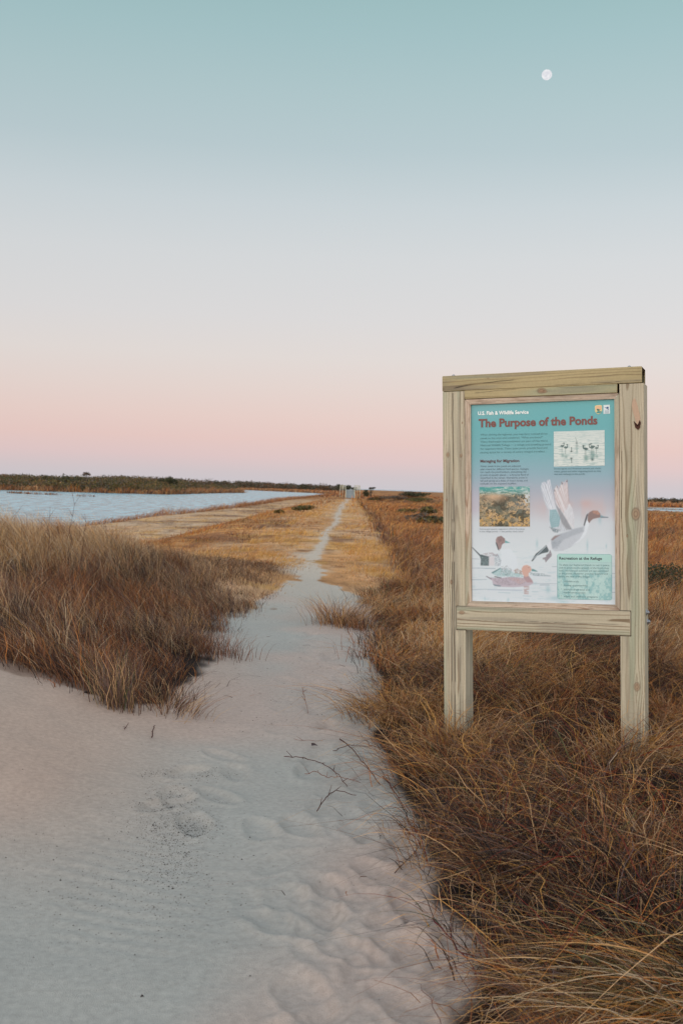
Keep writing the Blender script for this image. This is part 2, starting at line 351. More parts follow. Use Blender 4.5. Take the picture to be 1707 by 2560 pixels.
class Grass:
    def __init__(s): s.V = []; s.Q = []; s.C = []; s.n = 0
    def add(s, *a, **k):
        V, Q, C = blades(*a, **k); s.V.append(V); s.Q.append(Q + s.n); s.C.append(C); s.n += len(V)
    def build(s, name, label=None, cat=None, kind='stuff', parent=None, group=None):
        o = mesh_obj(name, np.concatenate(s.V), np.concatenate(s.Q), None, grass_m, np.concatenate(s.C), False, parent)
        if label: tag(o, label, cat, group, kind)
        return o
def scatter(y0, y1, dens, xlo, xhi, R=rng):
    """random ground points between two rows; dens(y) per square metre, xlo/xhi functions of y"""
    out = []; y = y0
    while y < y1:
        dy = max(.2, y * .03); yb = min(y + dy, y1); a, b_ = xlo((y + yb) / 2), xhi((y + yb) / 2)
        n = R.poisson(max(0, (b_ - a) * (yb - y) * dens((y + yb) / 2)))
        out.append(np.stack([a + (b_ - a) * R.random(n), y + (yb - y) * R.random(n)], 1)); y = yb
    return np.concatenate(out)
def clumps(G, centres, nper, spread, h, hvar, splay, wind, windaz, droop, w, K, palf, R=rng, p=1.7, wig=.03, tipc=1.25, cl_h=None):
    n = len(centres); cnt = R.poisson(nper, n).clip(1); idx = np.repeat(np.arange(n), cnt); N_ = len(idx)
    if not N_: return
    off = R.normal(0, 1, (N_, 2)) * spread; xy = centres[idx] + off
    hc = (np.exp(R.normal(0, hvar, n)) if cl_h is None else cl_h)[idx]; hh = h * hc * (.55 + .6 * R.random(N_))
    oaz = np.arctan2(off[:, 1], off[:, 0]) + R.normal(0, .5, N_)
    vx = splay * np.cos(oaz) + wind * math.cos(windaz) + R.normal(0, .18, N_); vy = splay * np.sin(oaz) + wind * math.sin(windaz) + R.normal(0, .18, N_)
    clw = R.normal(0, .28, (n, 2))[idx]; vx += clw[:, 0]; vy += clw[:, 1]
    az = np.arctan2(vy, vx); reach = np.hypot(vx, vy) * (.6 + .8 * R.random(N_))
    root = np.concatenate([xy, (zt(xy[:, 0], xy[:, 1]) - .01)[:, None]], 1)
    c = palf(xy, idx, N_); dr = (droop * (.5 + R.random(N_))).clip(0, .95)
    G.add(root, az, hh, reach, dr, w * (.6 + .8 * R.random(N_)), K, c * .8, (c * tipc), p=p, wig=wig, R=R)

cTan = L(190, 152, 112); cPale = L(205, 180, 148); cGold = L(196, 146, 82); cRust = L(142, 88, 56); cBrown = L(98, 72, 58); cMauve = L(118, 96, 90); cGreen = L(84, 90, 54); cDark = L(46, 37, 34); cOrange = L(192, 122, 62); cRed = L(120, 46, 34)

# --- left dune grass
def palL(xy, idx, n):
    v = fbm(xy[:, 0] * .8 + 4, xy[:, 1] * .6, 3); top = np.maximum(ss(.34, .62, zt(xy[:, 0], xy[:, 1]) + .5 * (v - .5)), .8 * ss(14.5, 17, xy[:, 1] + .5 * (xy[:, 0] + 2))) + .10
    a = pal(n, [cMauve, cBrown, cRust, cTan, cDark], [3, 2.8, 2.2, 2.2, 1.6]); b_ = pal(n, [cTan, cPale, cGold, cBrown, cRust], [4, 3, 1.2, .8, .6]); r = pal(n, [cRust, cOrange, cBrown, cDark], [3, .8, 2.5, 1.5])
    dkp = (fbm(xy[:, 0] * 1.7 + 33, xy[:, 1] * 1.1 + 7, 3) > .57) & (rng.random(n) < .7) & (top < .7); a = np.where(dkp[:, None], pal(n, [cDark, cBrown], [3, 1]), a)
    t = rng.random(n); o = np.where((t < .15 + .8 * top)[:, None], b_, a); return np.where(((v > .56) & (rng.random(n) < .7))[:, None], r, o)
G = Grass()
pts = scatter(6.4, 19.5, lambda y: 64 - y * 1.7, lambda y: -.46 * y - .6, lambda y: 0.2)
sd = sand_sd(pts[:, 0], pts[:, 1]); dn = fbm(pts[:, 0] * 1.1, pts[:, 1] * .9, 3)
lim = -.13 - .35 * (dn - .35).clip(0)
ok = (sd < lim) & (pts[:, 0] < -.75 + .0 * pts[:, 1]) & (rng.random(len(pts)) < .35 + 1.0 * ss(.05, .8, -sd)); pts = pts[ok]; sd = sd[ok]
hh = (.50 + .68 * ss(.1, 1.5, -sd)) * np.exp(rng.normal(0, .2, len(pts))) * (1 - .68 * ss(14.2, 16.8, pts[:, 1] + .5 * (pts[:, 0] + 2)))
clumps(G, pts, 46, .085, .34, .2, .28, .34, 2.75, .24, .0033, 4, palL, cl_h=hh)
# short undergrowth, darkened to paint the shade between clumps
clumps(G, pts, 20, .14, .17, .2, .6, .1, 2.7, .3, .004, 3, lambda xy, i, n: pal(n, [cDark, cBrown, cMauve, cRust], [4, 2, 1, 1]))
G.build('dune_grass', 'tall dry brown and tan grass covering the sand dune left of the path', 'dune grass')

# --- right marsh grass near
def palR(xy, idx, n):
    v = fbm(xy[:, 0] * .9 + 14, xy[:, 1] * .7 + 3, 3)
    a = pal(n, [cBrown, cRust, cTan, cDark, cMauve, cGold, cGreen, cRed], [3.2, 4.2, 2.4, 3.2, 1.0, 2.0, .5, .9]); b_ = pal(n, [cRust, cOrange, cGold, cBrown, cTan], [3.2, 1.8, 2.2, 2, 2.4])  # extra dark blades put the shade of deep gaps into the colour
    t = rng.random(n) < ss(.38, .6, v); o = np.where(t[:, None], b_, a)
    far = rng.random(n) < ss(8.0, 11, xy[:, 1]) * .85; w_ = fbm(xy[:, 0] * .9 + 40, xy[:, 1] * .55 + 9, 3) + rng.normal(0, .05, n)
    f = np.where((w_ > .52)[:, None], pal(n, [cTan, cGold, cPale, cOrange], [3, 2, 1.6, 1]), np.where((w_ > .43)[:, None], pal(n, [cRust, cOrange, cGold, cTan], [3, 1.6, 1, 1]), pal(n, [cBrown, cDark, cRust, cGreen], [3, 2, 2, .8])))
    dkp = (fbm(xy[:, 0] * 2.2 + 3, xy[:, 1] * 2.0 + 70, 2) > .58) & (rng.random(n) < .75) & (sand_sd(xy[:, 0], xy[:, 1]) < -.2)
    o = np.where(dkp[:, None], pal(n, [cDark * .7, cBrown, cRed], [4, 1.3, .6]), o)
    return np.where(far[:, None], f, o)
G = Grass()
pts = scatter(2.7, 19, lambda y: 46 - y * 1.6, lambda y: -.3, lambda y: .50 * y + .5)
sd = sand_sd(pts[:, 0], pts[:, 1]); dn = fbm(pts[:, 0] * 1.4, pts[:, 1] * 1.2, 3)
ok = (sd < np.where(pts[:, 1] < 6.2, .02, -.02) - np.where(pts[:, 1] < 6.2, .12, .6) * (dn - .4).clip(0)) & (pts[:, 0] > -.3) & ((pts[:, 1] < 13.5) | (pts[:, 0] > -.15 + .26 * (pts[:, 1] - 13.5))) & (rng.random(len(pts)) < .8 + .9 * ss(.05, .7, -sd)); pts = pts[ok]; sd = sd[ok]
hh = (np.where(pts[:, 1] < 6.5, .58, .38) + .5 * ss(.0, np.where(pts[:, 1] < 6.5, .35, 1.1), -sd)) * np.exp(rng.normal(0, .22, len(pts))) * (1 + .25 * ss(6, 9, pts[:, 1]))
# keep it low in front of the sign
hh *= 1 - .14 * np.exp(-((pts[:, 0] - 1.25) / .9) ** 2 - ((pts[:, 1] - 6.3) / .8) ** 2)
m1 = pts[:, 1] < 9
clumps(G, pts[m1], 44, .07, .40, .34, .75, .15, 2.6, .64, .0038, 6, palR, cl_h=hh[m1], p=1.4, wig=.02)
clumps(G, pts[m1 & (sd < -.16)], 44, .12, .20, .2, .9, .1, 2.6, .5, .0028, 4, lambda xy, i, n: pal(n, [cDark * .55, cDark, cBrown, cGreen * .6], [5, 2, 1, .5]), p=1.3)  # low dead litter, blackened to stand in for shade in the gaps
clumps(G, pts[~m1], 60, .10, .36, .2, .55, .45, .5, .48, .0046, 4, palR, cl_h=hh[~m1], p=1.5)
clumps(G, pts[~m1], 30, .14, .22, .2, .7, .2, .5, .4, .0046, 3, lambda xy, i, n: pal(n, [cDark, cBrown, cRust, cGreen], [3, 2, 1.5, .5]))  # dark undergrowth, gap shade put into its colour
G.build('marsh_grass', 'tangled rust brown grass filling the right side around the sign posts', 'marsh grass')

# --- litter of fallen blades and stems on the sand edges
G = Grass(); n = 2600
yy = 3.2 + 14 * rng.random(n) ** 1.2; side = rng.random(n) < .62
pts = np.stack([rng.uniform(-3.5, 3, n), yy], 1); sd = sand_sd(pts[:, 0], pts[:, 1]); k = (sd > -.05) & (rng.random(n) < np.exp(-sd.clip(0) * 5.5)); pts = pts[k]; n = len(pts)
root = np.concatenate([pts, (zt(pts[:, 0], pts[:, 1], True) + .004)[:, None]], 1)
c = pal(n, [cRust, cBrown, cDark, cTan], [2, 2, 1.5, 1])
G.add(root, rng.random(n) * 6.28, np.full(n, .03) * (.3 + rng.random(n)), 1 + 4.5 * rng.random(n), np.full(n, .8), np.full(n, .004) * (.5 + rng.random(n)), 3, c, c, p=1.0, wig=.2)
G.build('fallen_straw', 'loose dry straw lying scattered on the sand along both grass edges', 'straw')

# --- meadow beyond
def palM(xy, idx, n):
    x, y = xy[:, 0], xy[:, 1]; n1 = fbm(x * .22 + 3, y * .09, 4); c = xc(y); r = ss(1.6, 2.6, x - c)
    st = ss(5.0, 5.9, c - x); bd = ss(2.5, 3.3, c - x) * (1 - st) * ss(22, 27, y) * (1 - ss(110, 170, y))
    a = pal(n, [cTan, cGold, cPale, cOrange, cRust], [3, 2, 1, 1.2, .7]); b_ = pal(n, [cOrange, cRust, cGold, cTan, cBrown, cGreen], [2.6, 2.2, 1.6, 2, 1, .25]); s_ = pal(n, [cPale, cTan, cMauve], [3, 3, .5])
    t = rng.random(n); o = np.where((t < r)[:, None], b_, a); o = np.where((t < bd)[:, None], pal(n, [cOrange, cGold, cRust, cTan], [3, 3, 1.6, 1]), o); o = np.where((t < st * .8)[:, None], s_, o)
    dk = ss(.50, .66, fbm(x * .35 + 80, y * .22, 3)) * ss(1.0, 2.2, np.abs(x - c)) * .7; ed = .9 * np.exp(-((x - c - 1.9) / .3) ** 2)
    o = np.where((rng.random(n) < np.maximum(dk, ed))[:, None], pal(n, [cBrown, cDark, cRust, cGreen, cMauve], [3, 1.4, 3, .5, 1.2]), o)
    gd = ss(.52, .66, fbm(x * 1.3, y * .5, 3)) * (np.abs(x - c) < 2) * .8; gp = ss(.56, .66, fbm(x * 2.2 + 5, y * .9 + 2, 3)) * (y < 50) * .6; o = np.where((rng.random(n) < gp)[:, None], pal(n, [cRust, cBrown, cMauve], [3, 2, 1]), o); return np.where((rng.random(n) < gd)[:, None], pal(n, [L(208, 160, 88), cGold, cTan], [3, 2, 1]), o)
def meadow(G, y0, y1, dens, nper, spread, h, w, K, lo, hi, keep, hfun):
    p_ = scatter(y0, y1, dens, lo, hi); p_ = p_[keep(p_[:, 0], p_[:, 1])]
    clumps(G, p_, nper, spread, h, .2, .5, .35, .3, .35, w, K, palM, cl_h=hfun(p_[:, 0], p_[:, 1]) * np.exp(rng.normal(0, .25, len(p_))), p=1.5)
def keepM(x, y):
    return (sand_sd(x, y) < -.04 - .001 * y) & ((y > 17) | (x > -1.2)) & (poly_sd(x, y, POND) < -.6) & (poly_sd(x, y, POND2) < -.6) & ~((np.abs(x - 1.75) < 3.2) & (y > 238))
def hM(x, y):
    c = xc(y); n1 = fbm(x * .3 + 12, y * .12, 3)
    cut = (c - x > -1.4) & (x - c < 1.5)       # trodden crown of the bank
    tall = ss(2.4, 3.2, c - x) * (1 - ss(4.8, 5.5, c - x)) * (1 - ss(90, 150, y)) * ss(19, 25, y)
    low = (.24 + .08 * ss(30, 40, y)) * (.4 + .65 * ss(.2, .8, -sand_sd(x, y)))
    return np.where(x - c > 1.7, (.9 + 1.1 * (n1 - .3)) * (1 - .75 * ss(140, 185, y) * ss(30, 45, x)), np.where(c - x > 5.4, .2, np.where(cut, low * (.7 + 1.8 * ss(.5, .68, fbm(x * 1.3, y * .5, 3))), low + .16 * (c - x > 2) + 1.0 * tall * ss(.2, .5, n1))))
G = Grass()
meadow(G, 14, 34, lambda y: 46 - 1.1 * y, 16, .14, .32, .007, 3, lambda y: -.42 * y, lambda y: .48 * y, keepM, hM)
meadow(G, 34, 90, lambda y: 230 / y, 9, .22, .36, .017, 2, lambda y: -.40 * y, lambda y: .45 * y, keepM, hM)
meadow(G, 90, 235, lambda y: 95 / y, 8, .6, .42, .06, 2, lambda y: -.05 * y - 8, lambda y: .42 * y, keepM, hM)
G.build('meadow_grass', 'gold and orange dry grass of the open meadow stretching to the footbridge', 'meadow grass')

# --- reeds along the shores
def along(P, step, R=rng):
    out = []
    for (ax, ay), (bx, by) in zip(P[:-1], P[1:]):
        l = math.hypot(bx - ax, by - ay); k = max(1, int(l / step)); u = (np.arange(k) + R.random(k)) / k
        out.append(np.stack([ax + (bx - ax) * u, ay + (by - ay) * u], 1))
    return np.concatenate(out)
def palReed(xy, idx, n): return pal(n, [cRust, cOrange, cTan, cBrown, cMauve], [2.5, 1.5, 2, 2, 1])
G = Grass(); sp = along([(-13.2, 44), (-13.2, 63), (-11.8, 109), (-10.6, 194), (-3.2, 385)], .8); sp = sp[rng.random(len(sp)) < .85]
sp = sp + np.stack([rng.normal(.5, .4, len(sp)), np.zeros(len(sp))], 1)
hs = (.6 + 1.3 * fbm(sp[:, 1] * .15, sp[:, 0], 2)) * (1 + 0 * sp[:, 0]) * np.where(sp[:, 1] > 150, 1.1, 1.0)
clumps(G, sp, 40, .32, .52, .2, .3, .2, 0, .25, .02, 3, palReed, cl_h=hs)
G.build('shore_reeds', 'low orange brown reeds lining the near shore of the pond', 'reeds')
G = Grass(); sp = along([(-260, 190), (-120, 200), (-64, 206), (-48, 212), (-36, 222), (-33, 300), (-30, 330)], .5); sp += rng.normal(0, 1.0, sp.shape)
sp = sp[poly_sd(sp[:, 0], sp[:, 1], POND) < .6]
clumps(G, sp, 30, .5, 1.25, .22, .15, .1, 0, .15, .09, 2, palReed)
sp = along([(-30, 330), (-48, 480), (-46, 510), (-26, 470), (-9, 430), (-3, 390)], .9); sp += rng.normal(0, 1.5, sp.shape); clumps(G, sp, 14, .8, .9, .22, .15, .1, 0, .15, .16, 2, palReed)
sp = np.stack([rng.uniform(-46, 8, 700), rng.uniform(445, 560, 700)], 1); clumps(G, sp, 14, 1.4, 1.0, .22, .15, .1, 0, .15, .25, 2, palReed)
G.build('far_reeds', 'orange reed belt along the far shore of the pond below the scrub', 'reeds')
G = Grass(); sp = np.concatenate([along([(-52, 172), (-47, 168), (-43, 167)], .5), along([(-39, 163), (-36.5, 162)], .7), along([(-62, 183), (-56, 181)], .6), ])
sp += rng.normal(0, .2, sp.shape)
q = len(sp); cz = np.repeat(sp, 14, 0) + rng.normal(0, .35, (q * 14, 2)); m = len(cz); c = pal(m, [cRust, cBrown, cTan], [2, 2, 1])
G.add(np.concatenate([cz, np.full((m, 1), WATER_Z - .05)], 1), rng.random(m) * 6.28, .28 + .25 * rng.random(m), rng.random(m) * .4, np.full(m, .1), np.full(m, .08), 2, c, c)
G.build('reed_islet', 'thin low strips of reeds standing in the open pond water', 'reeds')
G = Grass(); sp = np.stack([rng.uniform(60, 190, 1500), rng.uniform(318, 420, 1500)], 1); clumps(G, sp, 12, 1.2, 1.0, .22, .15, .1, 0, .15, .2, 2, palReed)
sp = along([(57, 222), (66, 209), (80, 205), (150, 200)], .8); clumps(G, sp + [0, -2], 10, .6, .25, .2, .2, .1, 0, .2, .1, 2, palReed)
sp = np.stack([rng.uniform(69, 105, 160), rng.uniform(251, 258, 160)], 1); clumps(G, sp, 10, .4, .25, .2, .2, .1, 0, .2, .1, 2, palReed)
sp = np.stack([rng.uniform(-30, 70, 900), rng.uniform(262, 400, 900)], 1); sp = sp[poly_sd(sp[:, 0], sp[:, 1], POND) < -1]; clumps(G, sp, 10, 1.4, .6, .22, .15, .1, 0, .15, .2, 2, palReed)
G.build('far_marsh', 'rusty marsh grass around the distant pond right of the sign', 'marsh grass')

# ------------------------------------------------------------------ shrubs and trees
leaf_m = attr_mat('shrub_leaves', .75, .25, transl=.15); bark_m = attr_mat('bark', .9, .2, 20, .3)
def leaf_cloud(lobes, n, size, cols, wts, R, up=.15):
    """many small leaf faces spread through lobes (centre, radii)"""
    vol = np.array([np.prod(l[1]) ** .8 for l in lobes]); pick = R.choice(len(lobes), n, p=vol / vol.sum()); lc = np.array([l[0] for l in lobes])[pick]; lr_ = np.array([l[1] for l in lobes])[pick]
    d = R.normal(0, 1, (n, 3)); d /= np.linalg.norm(d, axis=1)[:, None]; r = R.random(n) ** .45; P = lc + d * lr_ * r[:, None]; P += R.normal(0, .05, P.shape) * lr_
    a = R.normal(0, 1, (n, 3)); a /= np.linalg.norm(a, axis=1)[:, None]; b_ = np.cross(a, R.normal(0, 1, (n, 3))); b_ /= np.linalg.norm(b_, axis=1)[:, None] + 1e-9
    s = size * (.6 + .8 * R.random(n))[:, None]; V = np.stack([P - a * s, P + b_ * s * .6, P + a * s, P - b_ * s * .6], 1).reshape(-1, 3)
    Q = np.arange(n * 4).reshape(-1, 4); C = np.repeat(pal(n, cols, wts, R, .22), 4, 0); return V, Q, C
gD = L(64, 66, 48); gM = L(84, 84, 54); gO = L(112, 98, 56); gG = L(106, 96, 86); gR = L(116, 84, 60); gT = L(140, 112, 78)
def shrub_mass(name, label, cat, pts, hts, wid, leafn, size, cols, wts):
    VV = []; QQ = []; CC = []; nb = 0
    for (x, y), h in zip(pts, hts):
        z = float(zt(x, y)); w = wid * h * rng.uniform(.7, 1.3); z = max(z, WATER_Z)
        lob = [((x + rng.normal(0, .35) * w, y + rng.normal(0, .35) * w, z + h * rng.uniform(.3, .75)), (w * rng.uniform(.35, .6), w * .5, h * rng.uniform(.22, .38))) for _ in range(4)]
        wv = np.array(wts, float) * rng.dirichlet(np.ones(len(wts)) * 1.2); V, Q, C = leaf_cloud(lob, leafn, size, cols, wv + 1e-3, rng)
        VV.append(V); QQ.append(Q + nb); CC.append(C); nb += len(V)
    o = mesh_obj(name, np.concatenate(VV), np.concatenate(QQ), None, leaf_m, np.concatenate(CC)); return tag(o, label, cat, None, 'stuff')
n = 620; py_ = 208 + 75 * rng.random(n) ** 1.1; py_[420:] = rng.uniform(283, 400, n - 420); px_ = rng.uniform(-.37, -.115, n) * py_ - 0; px_[420:] = rng.uniform(-.22, -.10, n - 420) * py_[420:]
k = poly_sd(px_, py_, POND) < -1.2; px_, py_ = px_[k], py_[k]
ht = (1.5 + 1.35 * fbm(px_ * .06, py_ * .05, 3)) * (1 - .25 * ss(.16, .12, -px_ / py_)); ht = ht * (1 + .25 * (py_ > 283)); shrub_mass('scrub_wood', 'mixed green and grey scrub wood covering the far bank of the pond', 'scrub', np.stack([px_, py_], 1), ht, 1.35, 190, .16, [gD, gM, gO, gG, gR, gT], [2.2, 3, 2, 2.4, 1.6, 1])
n = 150; px_ = rng.uniform(-.115, .0, n) ; py_ = rng.uniform(560, 620, n); shrub_mass('tree_line', 'low dark line of trees on the horizon left of the footbridge', 'trees', np.stack([px_ * py_, py_], 1), 2.6 + 2.6 * fbm(px_ * 60, py_ * .1, 2), 1.2, 130, .34, [gD, gG, gR], [3, 2.2, 1])
n = 140; px_ = np.concatenate([rng.uniform(-.22, -.11, 60), rng.uniform(.10, .42, n)]); py_ = rng.uniform(540, 620, n + 60); shrub_mass('far_tree_line', 'dim dark line of trees along the horizon behind the sign', 'trees', np.stack([px_ * py_, py_], 1), np.where(px_ < 0, 4, 1.9) + 2.0 * fbm(px_ * 50, py_ * .1, 2), 1.2, 130, .34, [gD, gG, gR], [3, 2.2, 1])

def tree(name, px, pbase, Y, h, w, label, cat, cols, wts, n=500, leaf=.12, stems=3, trunk=.05, sparse=False, lobes=None, sink=0):
    """a shrub or tree: crown of leaf faces and tapering stems"""
    R = np.random.default_rng(abs(hash((px, pbase))) % 9999 if False else int(px * 7 + pbase)); p0 = pix_at_dist(px, pbase, Y); x, y = p0[0], Y; z = max(float(zt(x, y)), WATER_Z) - sink
    e = empty(name, (x, y, z)); tag(e, label, cat)
    lobes = lobes or [((R.normal(0, .3) * w, R.normal(0, .25) * w, h * R.uniform(.35, .78)), (w * R.uniform(.25, .42), w * .35, h * R.uniform(.16, .3))) for _ in range(7)]
    V, Q, C = leaf_cloud(lobes, n, leaf, cols, wts, R); mesh_obj('crown', V, Q, None, leaf_m, C, parent=e)
    m = MB()
    for i in range(stems):
        l = lobes[i % len(lobes)][0]; a = np.array((R.normal(0, .05) * w, 0, -.1)); b_ = np.array(l); mid = (a + b_) / 2 + R.normal(0, .05, 3) * h
        m.tube([a, mid, b_], [trunk, trunk * .7, trunk * .25], 5, gG * .7)
        for j in range(4):
            m.tube([mid, (mid + b_) / 2 + R.normal(0, .06, 3) * h, b_ + R.normal(0, .3, 3) * np.array(lobes[i % len(lobes)][1]) * 2], [trunk * .4, trunk * .3, trunk * .12], 4, gG * .7)
    m.build('trunk', bark_m, e); return e
tree('umbrella_tree', 926, 1222, 300, 2.9, 2.2, 'flat topped dark tree leaning on the horizon right of the footbridge', 'tree', [gD, gG], [3, 1], 420, .16, 4, .09,
     lobes=[((.3, 0, 2.65), (.75, .6, .16)), ((.9, 0, 2.75), (.45, .4, .12)), ((-.2, 0, 2.45), (.3, .3, .12))])
tree('bushy_tree', 915, 1224, 298, 2.3, 1.8, 'low dark rounded tree just left of the flat topped tree on the horizon', 'tree', [gD, gM], [3, 1], 420, .16, 2, .09,
     lobes=[((0, 0, 1.9), (.6, .5, .28)), ((-.35, 0, 1.3), (.6, .5, .4)), ((.5, 0, 1.2), (.5, .5, .35)), ((.1, 0, .7), (.8, .6, .4))])
tree('bare_tree', 216, 1215, 232, 3.9, 1.9, 'sparse bare crowned tree standing above the scrub across the pond', 'tree', [gG, gR], [3, 1], 260, .13, 4, .08,
     lobes=[((0, 0, 3.5), (.85, .6, .35)), ((-.5, 0, 3.2), (.4, .4, .2)), ((.55, 0, 3.3), (.45, .4, .25))])
tree('broad_bush', 150, 1215, 232, 3.3, 4.2, 'broad dark green bush at the top of the scrub left of the bare tree', 'bush', [gD, gM], [3, 1], 900, .16)
tree('round_bush', 420, 1218, 262, 3.6, 3.2, 'dark rounded bush rising above the right end of the pond scrub', 'bush', [gD, gM], [3, 1], 800, .18)
tree('pond_tree', 868, 1223, 420, 3.4, 4.6, 'dark tree seen between the two railings of the footbridge', 'tree', [gD], [1], 700, .24)
for a in [('meadow_bush', 755, 1288, 72, .40, .95, 'small dark olive bush in the meadow left of the winding path', [gO, gT, gM, gD], [3, 2, 2, 1]),
          ('meadow_bush', 702, 1298, 66, .16, .5, 'low dark weed patch left of the olive meadow bush', [gO, gT, gD], [3, 2, 1]),
          ('field_bush', 1066, 1273, 88, .7, 1.0, 'dark green bush nearest the top left corner of the sign post in the field', [gM, gO, gG, gD], [3, 3, 2, 1]),
          ('field_bush', 1090, 1300, 62, .5, 1.0, 'large dark green bush hard against the left sign post', [gM, gO, gG, gD], [3, 3, 2, 2]),
          ('field_bush', 1042, 1298, 66, .6, 1.0, 'grey mauve twiggy bush left of the large green bush by the sign', [gG, gR], [4, 1]),
          ('field_bush', 1003, 1275, 92, .4, 1.8, 'low olive bush spreading in the field left of the sign', [gO, gD], [2, 2]),
                    ('field_bush', 1660, 1500, 17, .55, 1.7, 'deep green bush in the field right of the sign', [gD, gM], [3, 1])]:
    tree(a[0], a[1], a[2], a[3], a[4], a[5], a[6], 'bush', a[7], a[8], 700 if a[3] > 25 else 2600, .05 + a[3] * .0009 if a[3] > 25 else .022, 4, .02)
for i, (px, Y, h, w, lab, cs, ws) in enumerate([(985, 208, 1.1, 4.0, 'mauve brown shrub on the left shoulder of the far hillock', [gG, gR], [3, 1]), (1008, 212, 1.2, 4.5, 'dark shrub on the crown of the far hillock', [gR, gG, gD], [2, 2, 1]),
        (1030, 210, 1.0, 4.0, 'olive green shrub on the right slope of the far hillock', [gD, gM], [3, 1]), (1050, 204, .8, 4.0, 'low green shrub at the right foot of the far hillock', [gM, gO], [2, 1]), (958, 214, .8, 4.0, 'flat brown shrub at the left foot of the far hillock', [gR, gO], [2, 1]), (926, 222, .5, 3.0, 'small green shrub between the footbridge and the hillock', [gD, gM], [2, 1])]):
    tree('hillock_shrub', px, 1240, Y, h, w, lab, 'shrub', cs, ws, 900, .13, 3, .03)

# ------------------------------------------------------------------ footbridge
wood_far = attr_mat('weathered_boards', .8, .2, 6, .15)
WB = L(196, 192, 170); DK = L(160, 160, 158)
bx0, bx1, y0b, y1b = .85, 2.75, 243.0, 256.0; z0b, z1b = float(zt(1.8, 240)) + .12, 1.12
br = empty('footbridge', ((bx0 + bx1) / 2, y0b, z0b)); tag(br, 'distant wooden footbridge ramp with railings at the end of the sandy path', 'footbridge')
bi = -np.array(br.location)
def ramp_z(y): return z0b + (z1b - z0b) * (y - y0b) / (y1b - y0b)
m = MB(); nb = 44
for i in range(nb):
    ya = y0b + (y1b - y0b) * i / nb; yb = y0b + (y1b - y0b) * (i + .93) / nb; za, zb = ramp_z(ya), ramp_z(yb)
    V = np.array([(x, yy, zz - d) for yy, zz in ((ya, za), (yb, zb)) for x in (bx0, bx1) for d in (0, .05)]) + bi
    m.add(V, [(0, 2, 6, 4), (1, 5, 7, 3), (0, 4, 5, 1), (2, 3, 7, 6), (0, 1, 3, 2), (4, 6, 7, 5)], C=DK * random.uniform(.9, 1.1))
m.build('ramp_deck', wood_far, br)
m = MB(); m.box(np.array((-.45, y1b + .01, z1b - .08)) + bi, np.array((4.05, y1b + 5, z1b)) + bi, DK); m.build('landing', wood_far, br)
for sx_ in (bx0 - .06, bx1 + .06):
    m = MB()
    for yy in np.linspace(y0b, y1b, 6): m.box(np.array((sx_ - .06, yy - .06, ramp_z(yy) - .6)) + bi, np.array((sx_ + .06, yy + .06, ramp_z(yy) + 1.0)) + bi, WB)
    for k in (.35, .68, 1.02): m.bar(np.array((sx_, y0b, z0b + k)) + bi, np.array((sx_, y1b, z1b + k)) + bi, .05, .13, WB)
    m.build('ramp_railing', wood_far, br)
    m = MB(); x_out = -.5 if sx_ < 1.5 else 4.1
    for xx in (sx_, (sx_ + x_out) / 2, x_out): m.box(np.array((xx - .06, y1b - .02, -1.0)) + bi, np.array((xx + .06, y1b + .1, z1b + .95)) + bi, WB)
    for k in (.3, .62, .95): m.bar(np.array((sx_, y1b + .04, z1b + k)) + bi, np.array((x_out, y1b + .04, z1b + k)) + bi, .05, .14, WB)
    for yy in (y1b + 1.6, y1b + 3.3, y1b + 5): m.box(np.array((x_out - .06, yy, -1.0)) + bi, np.array((x_out + .06, yy + .12, z1b + .95)) + bi, WB)
    for k in (.3, .62, .95): m.bar(np.array((x_out, y1b, z1b + k)) + bi, np.array((x_out, y1b + 5, z1b + k)) + bi, .05, .14, WB)
    m.build('landing_railing', wood_far, br)
mp_ = pix_at_dist(880, 1243, 240); m = MB(); m.tube([(0, 0, -.1), (0, 0, .55), (0, 0, .62)], [.09, .09, .05], 8, L(205, 160, 140)); o = m.build('marker_post', wood_far)
o.location = (mp_[0], 240, float(zt(mp_[0], 240))); tag(o, 'short pinkish marker post at the right foot of the footbridge ramp', 'post')
bx_ = pix_at_dist(883, 1215, 262)

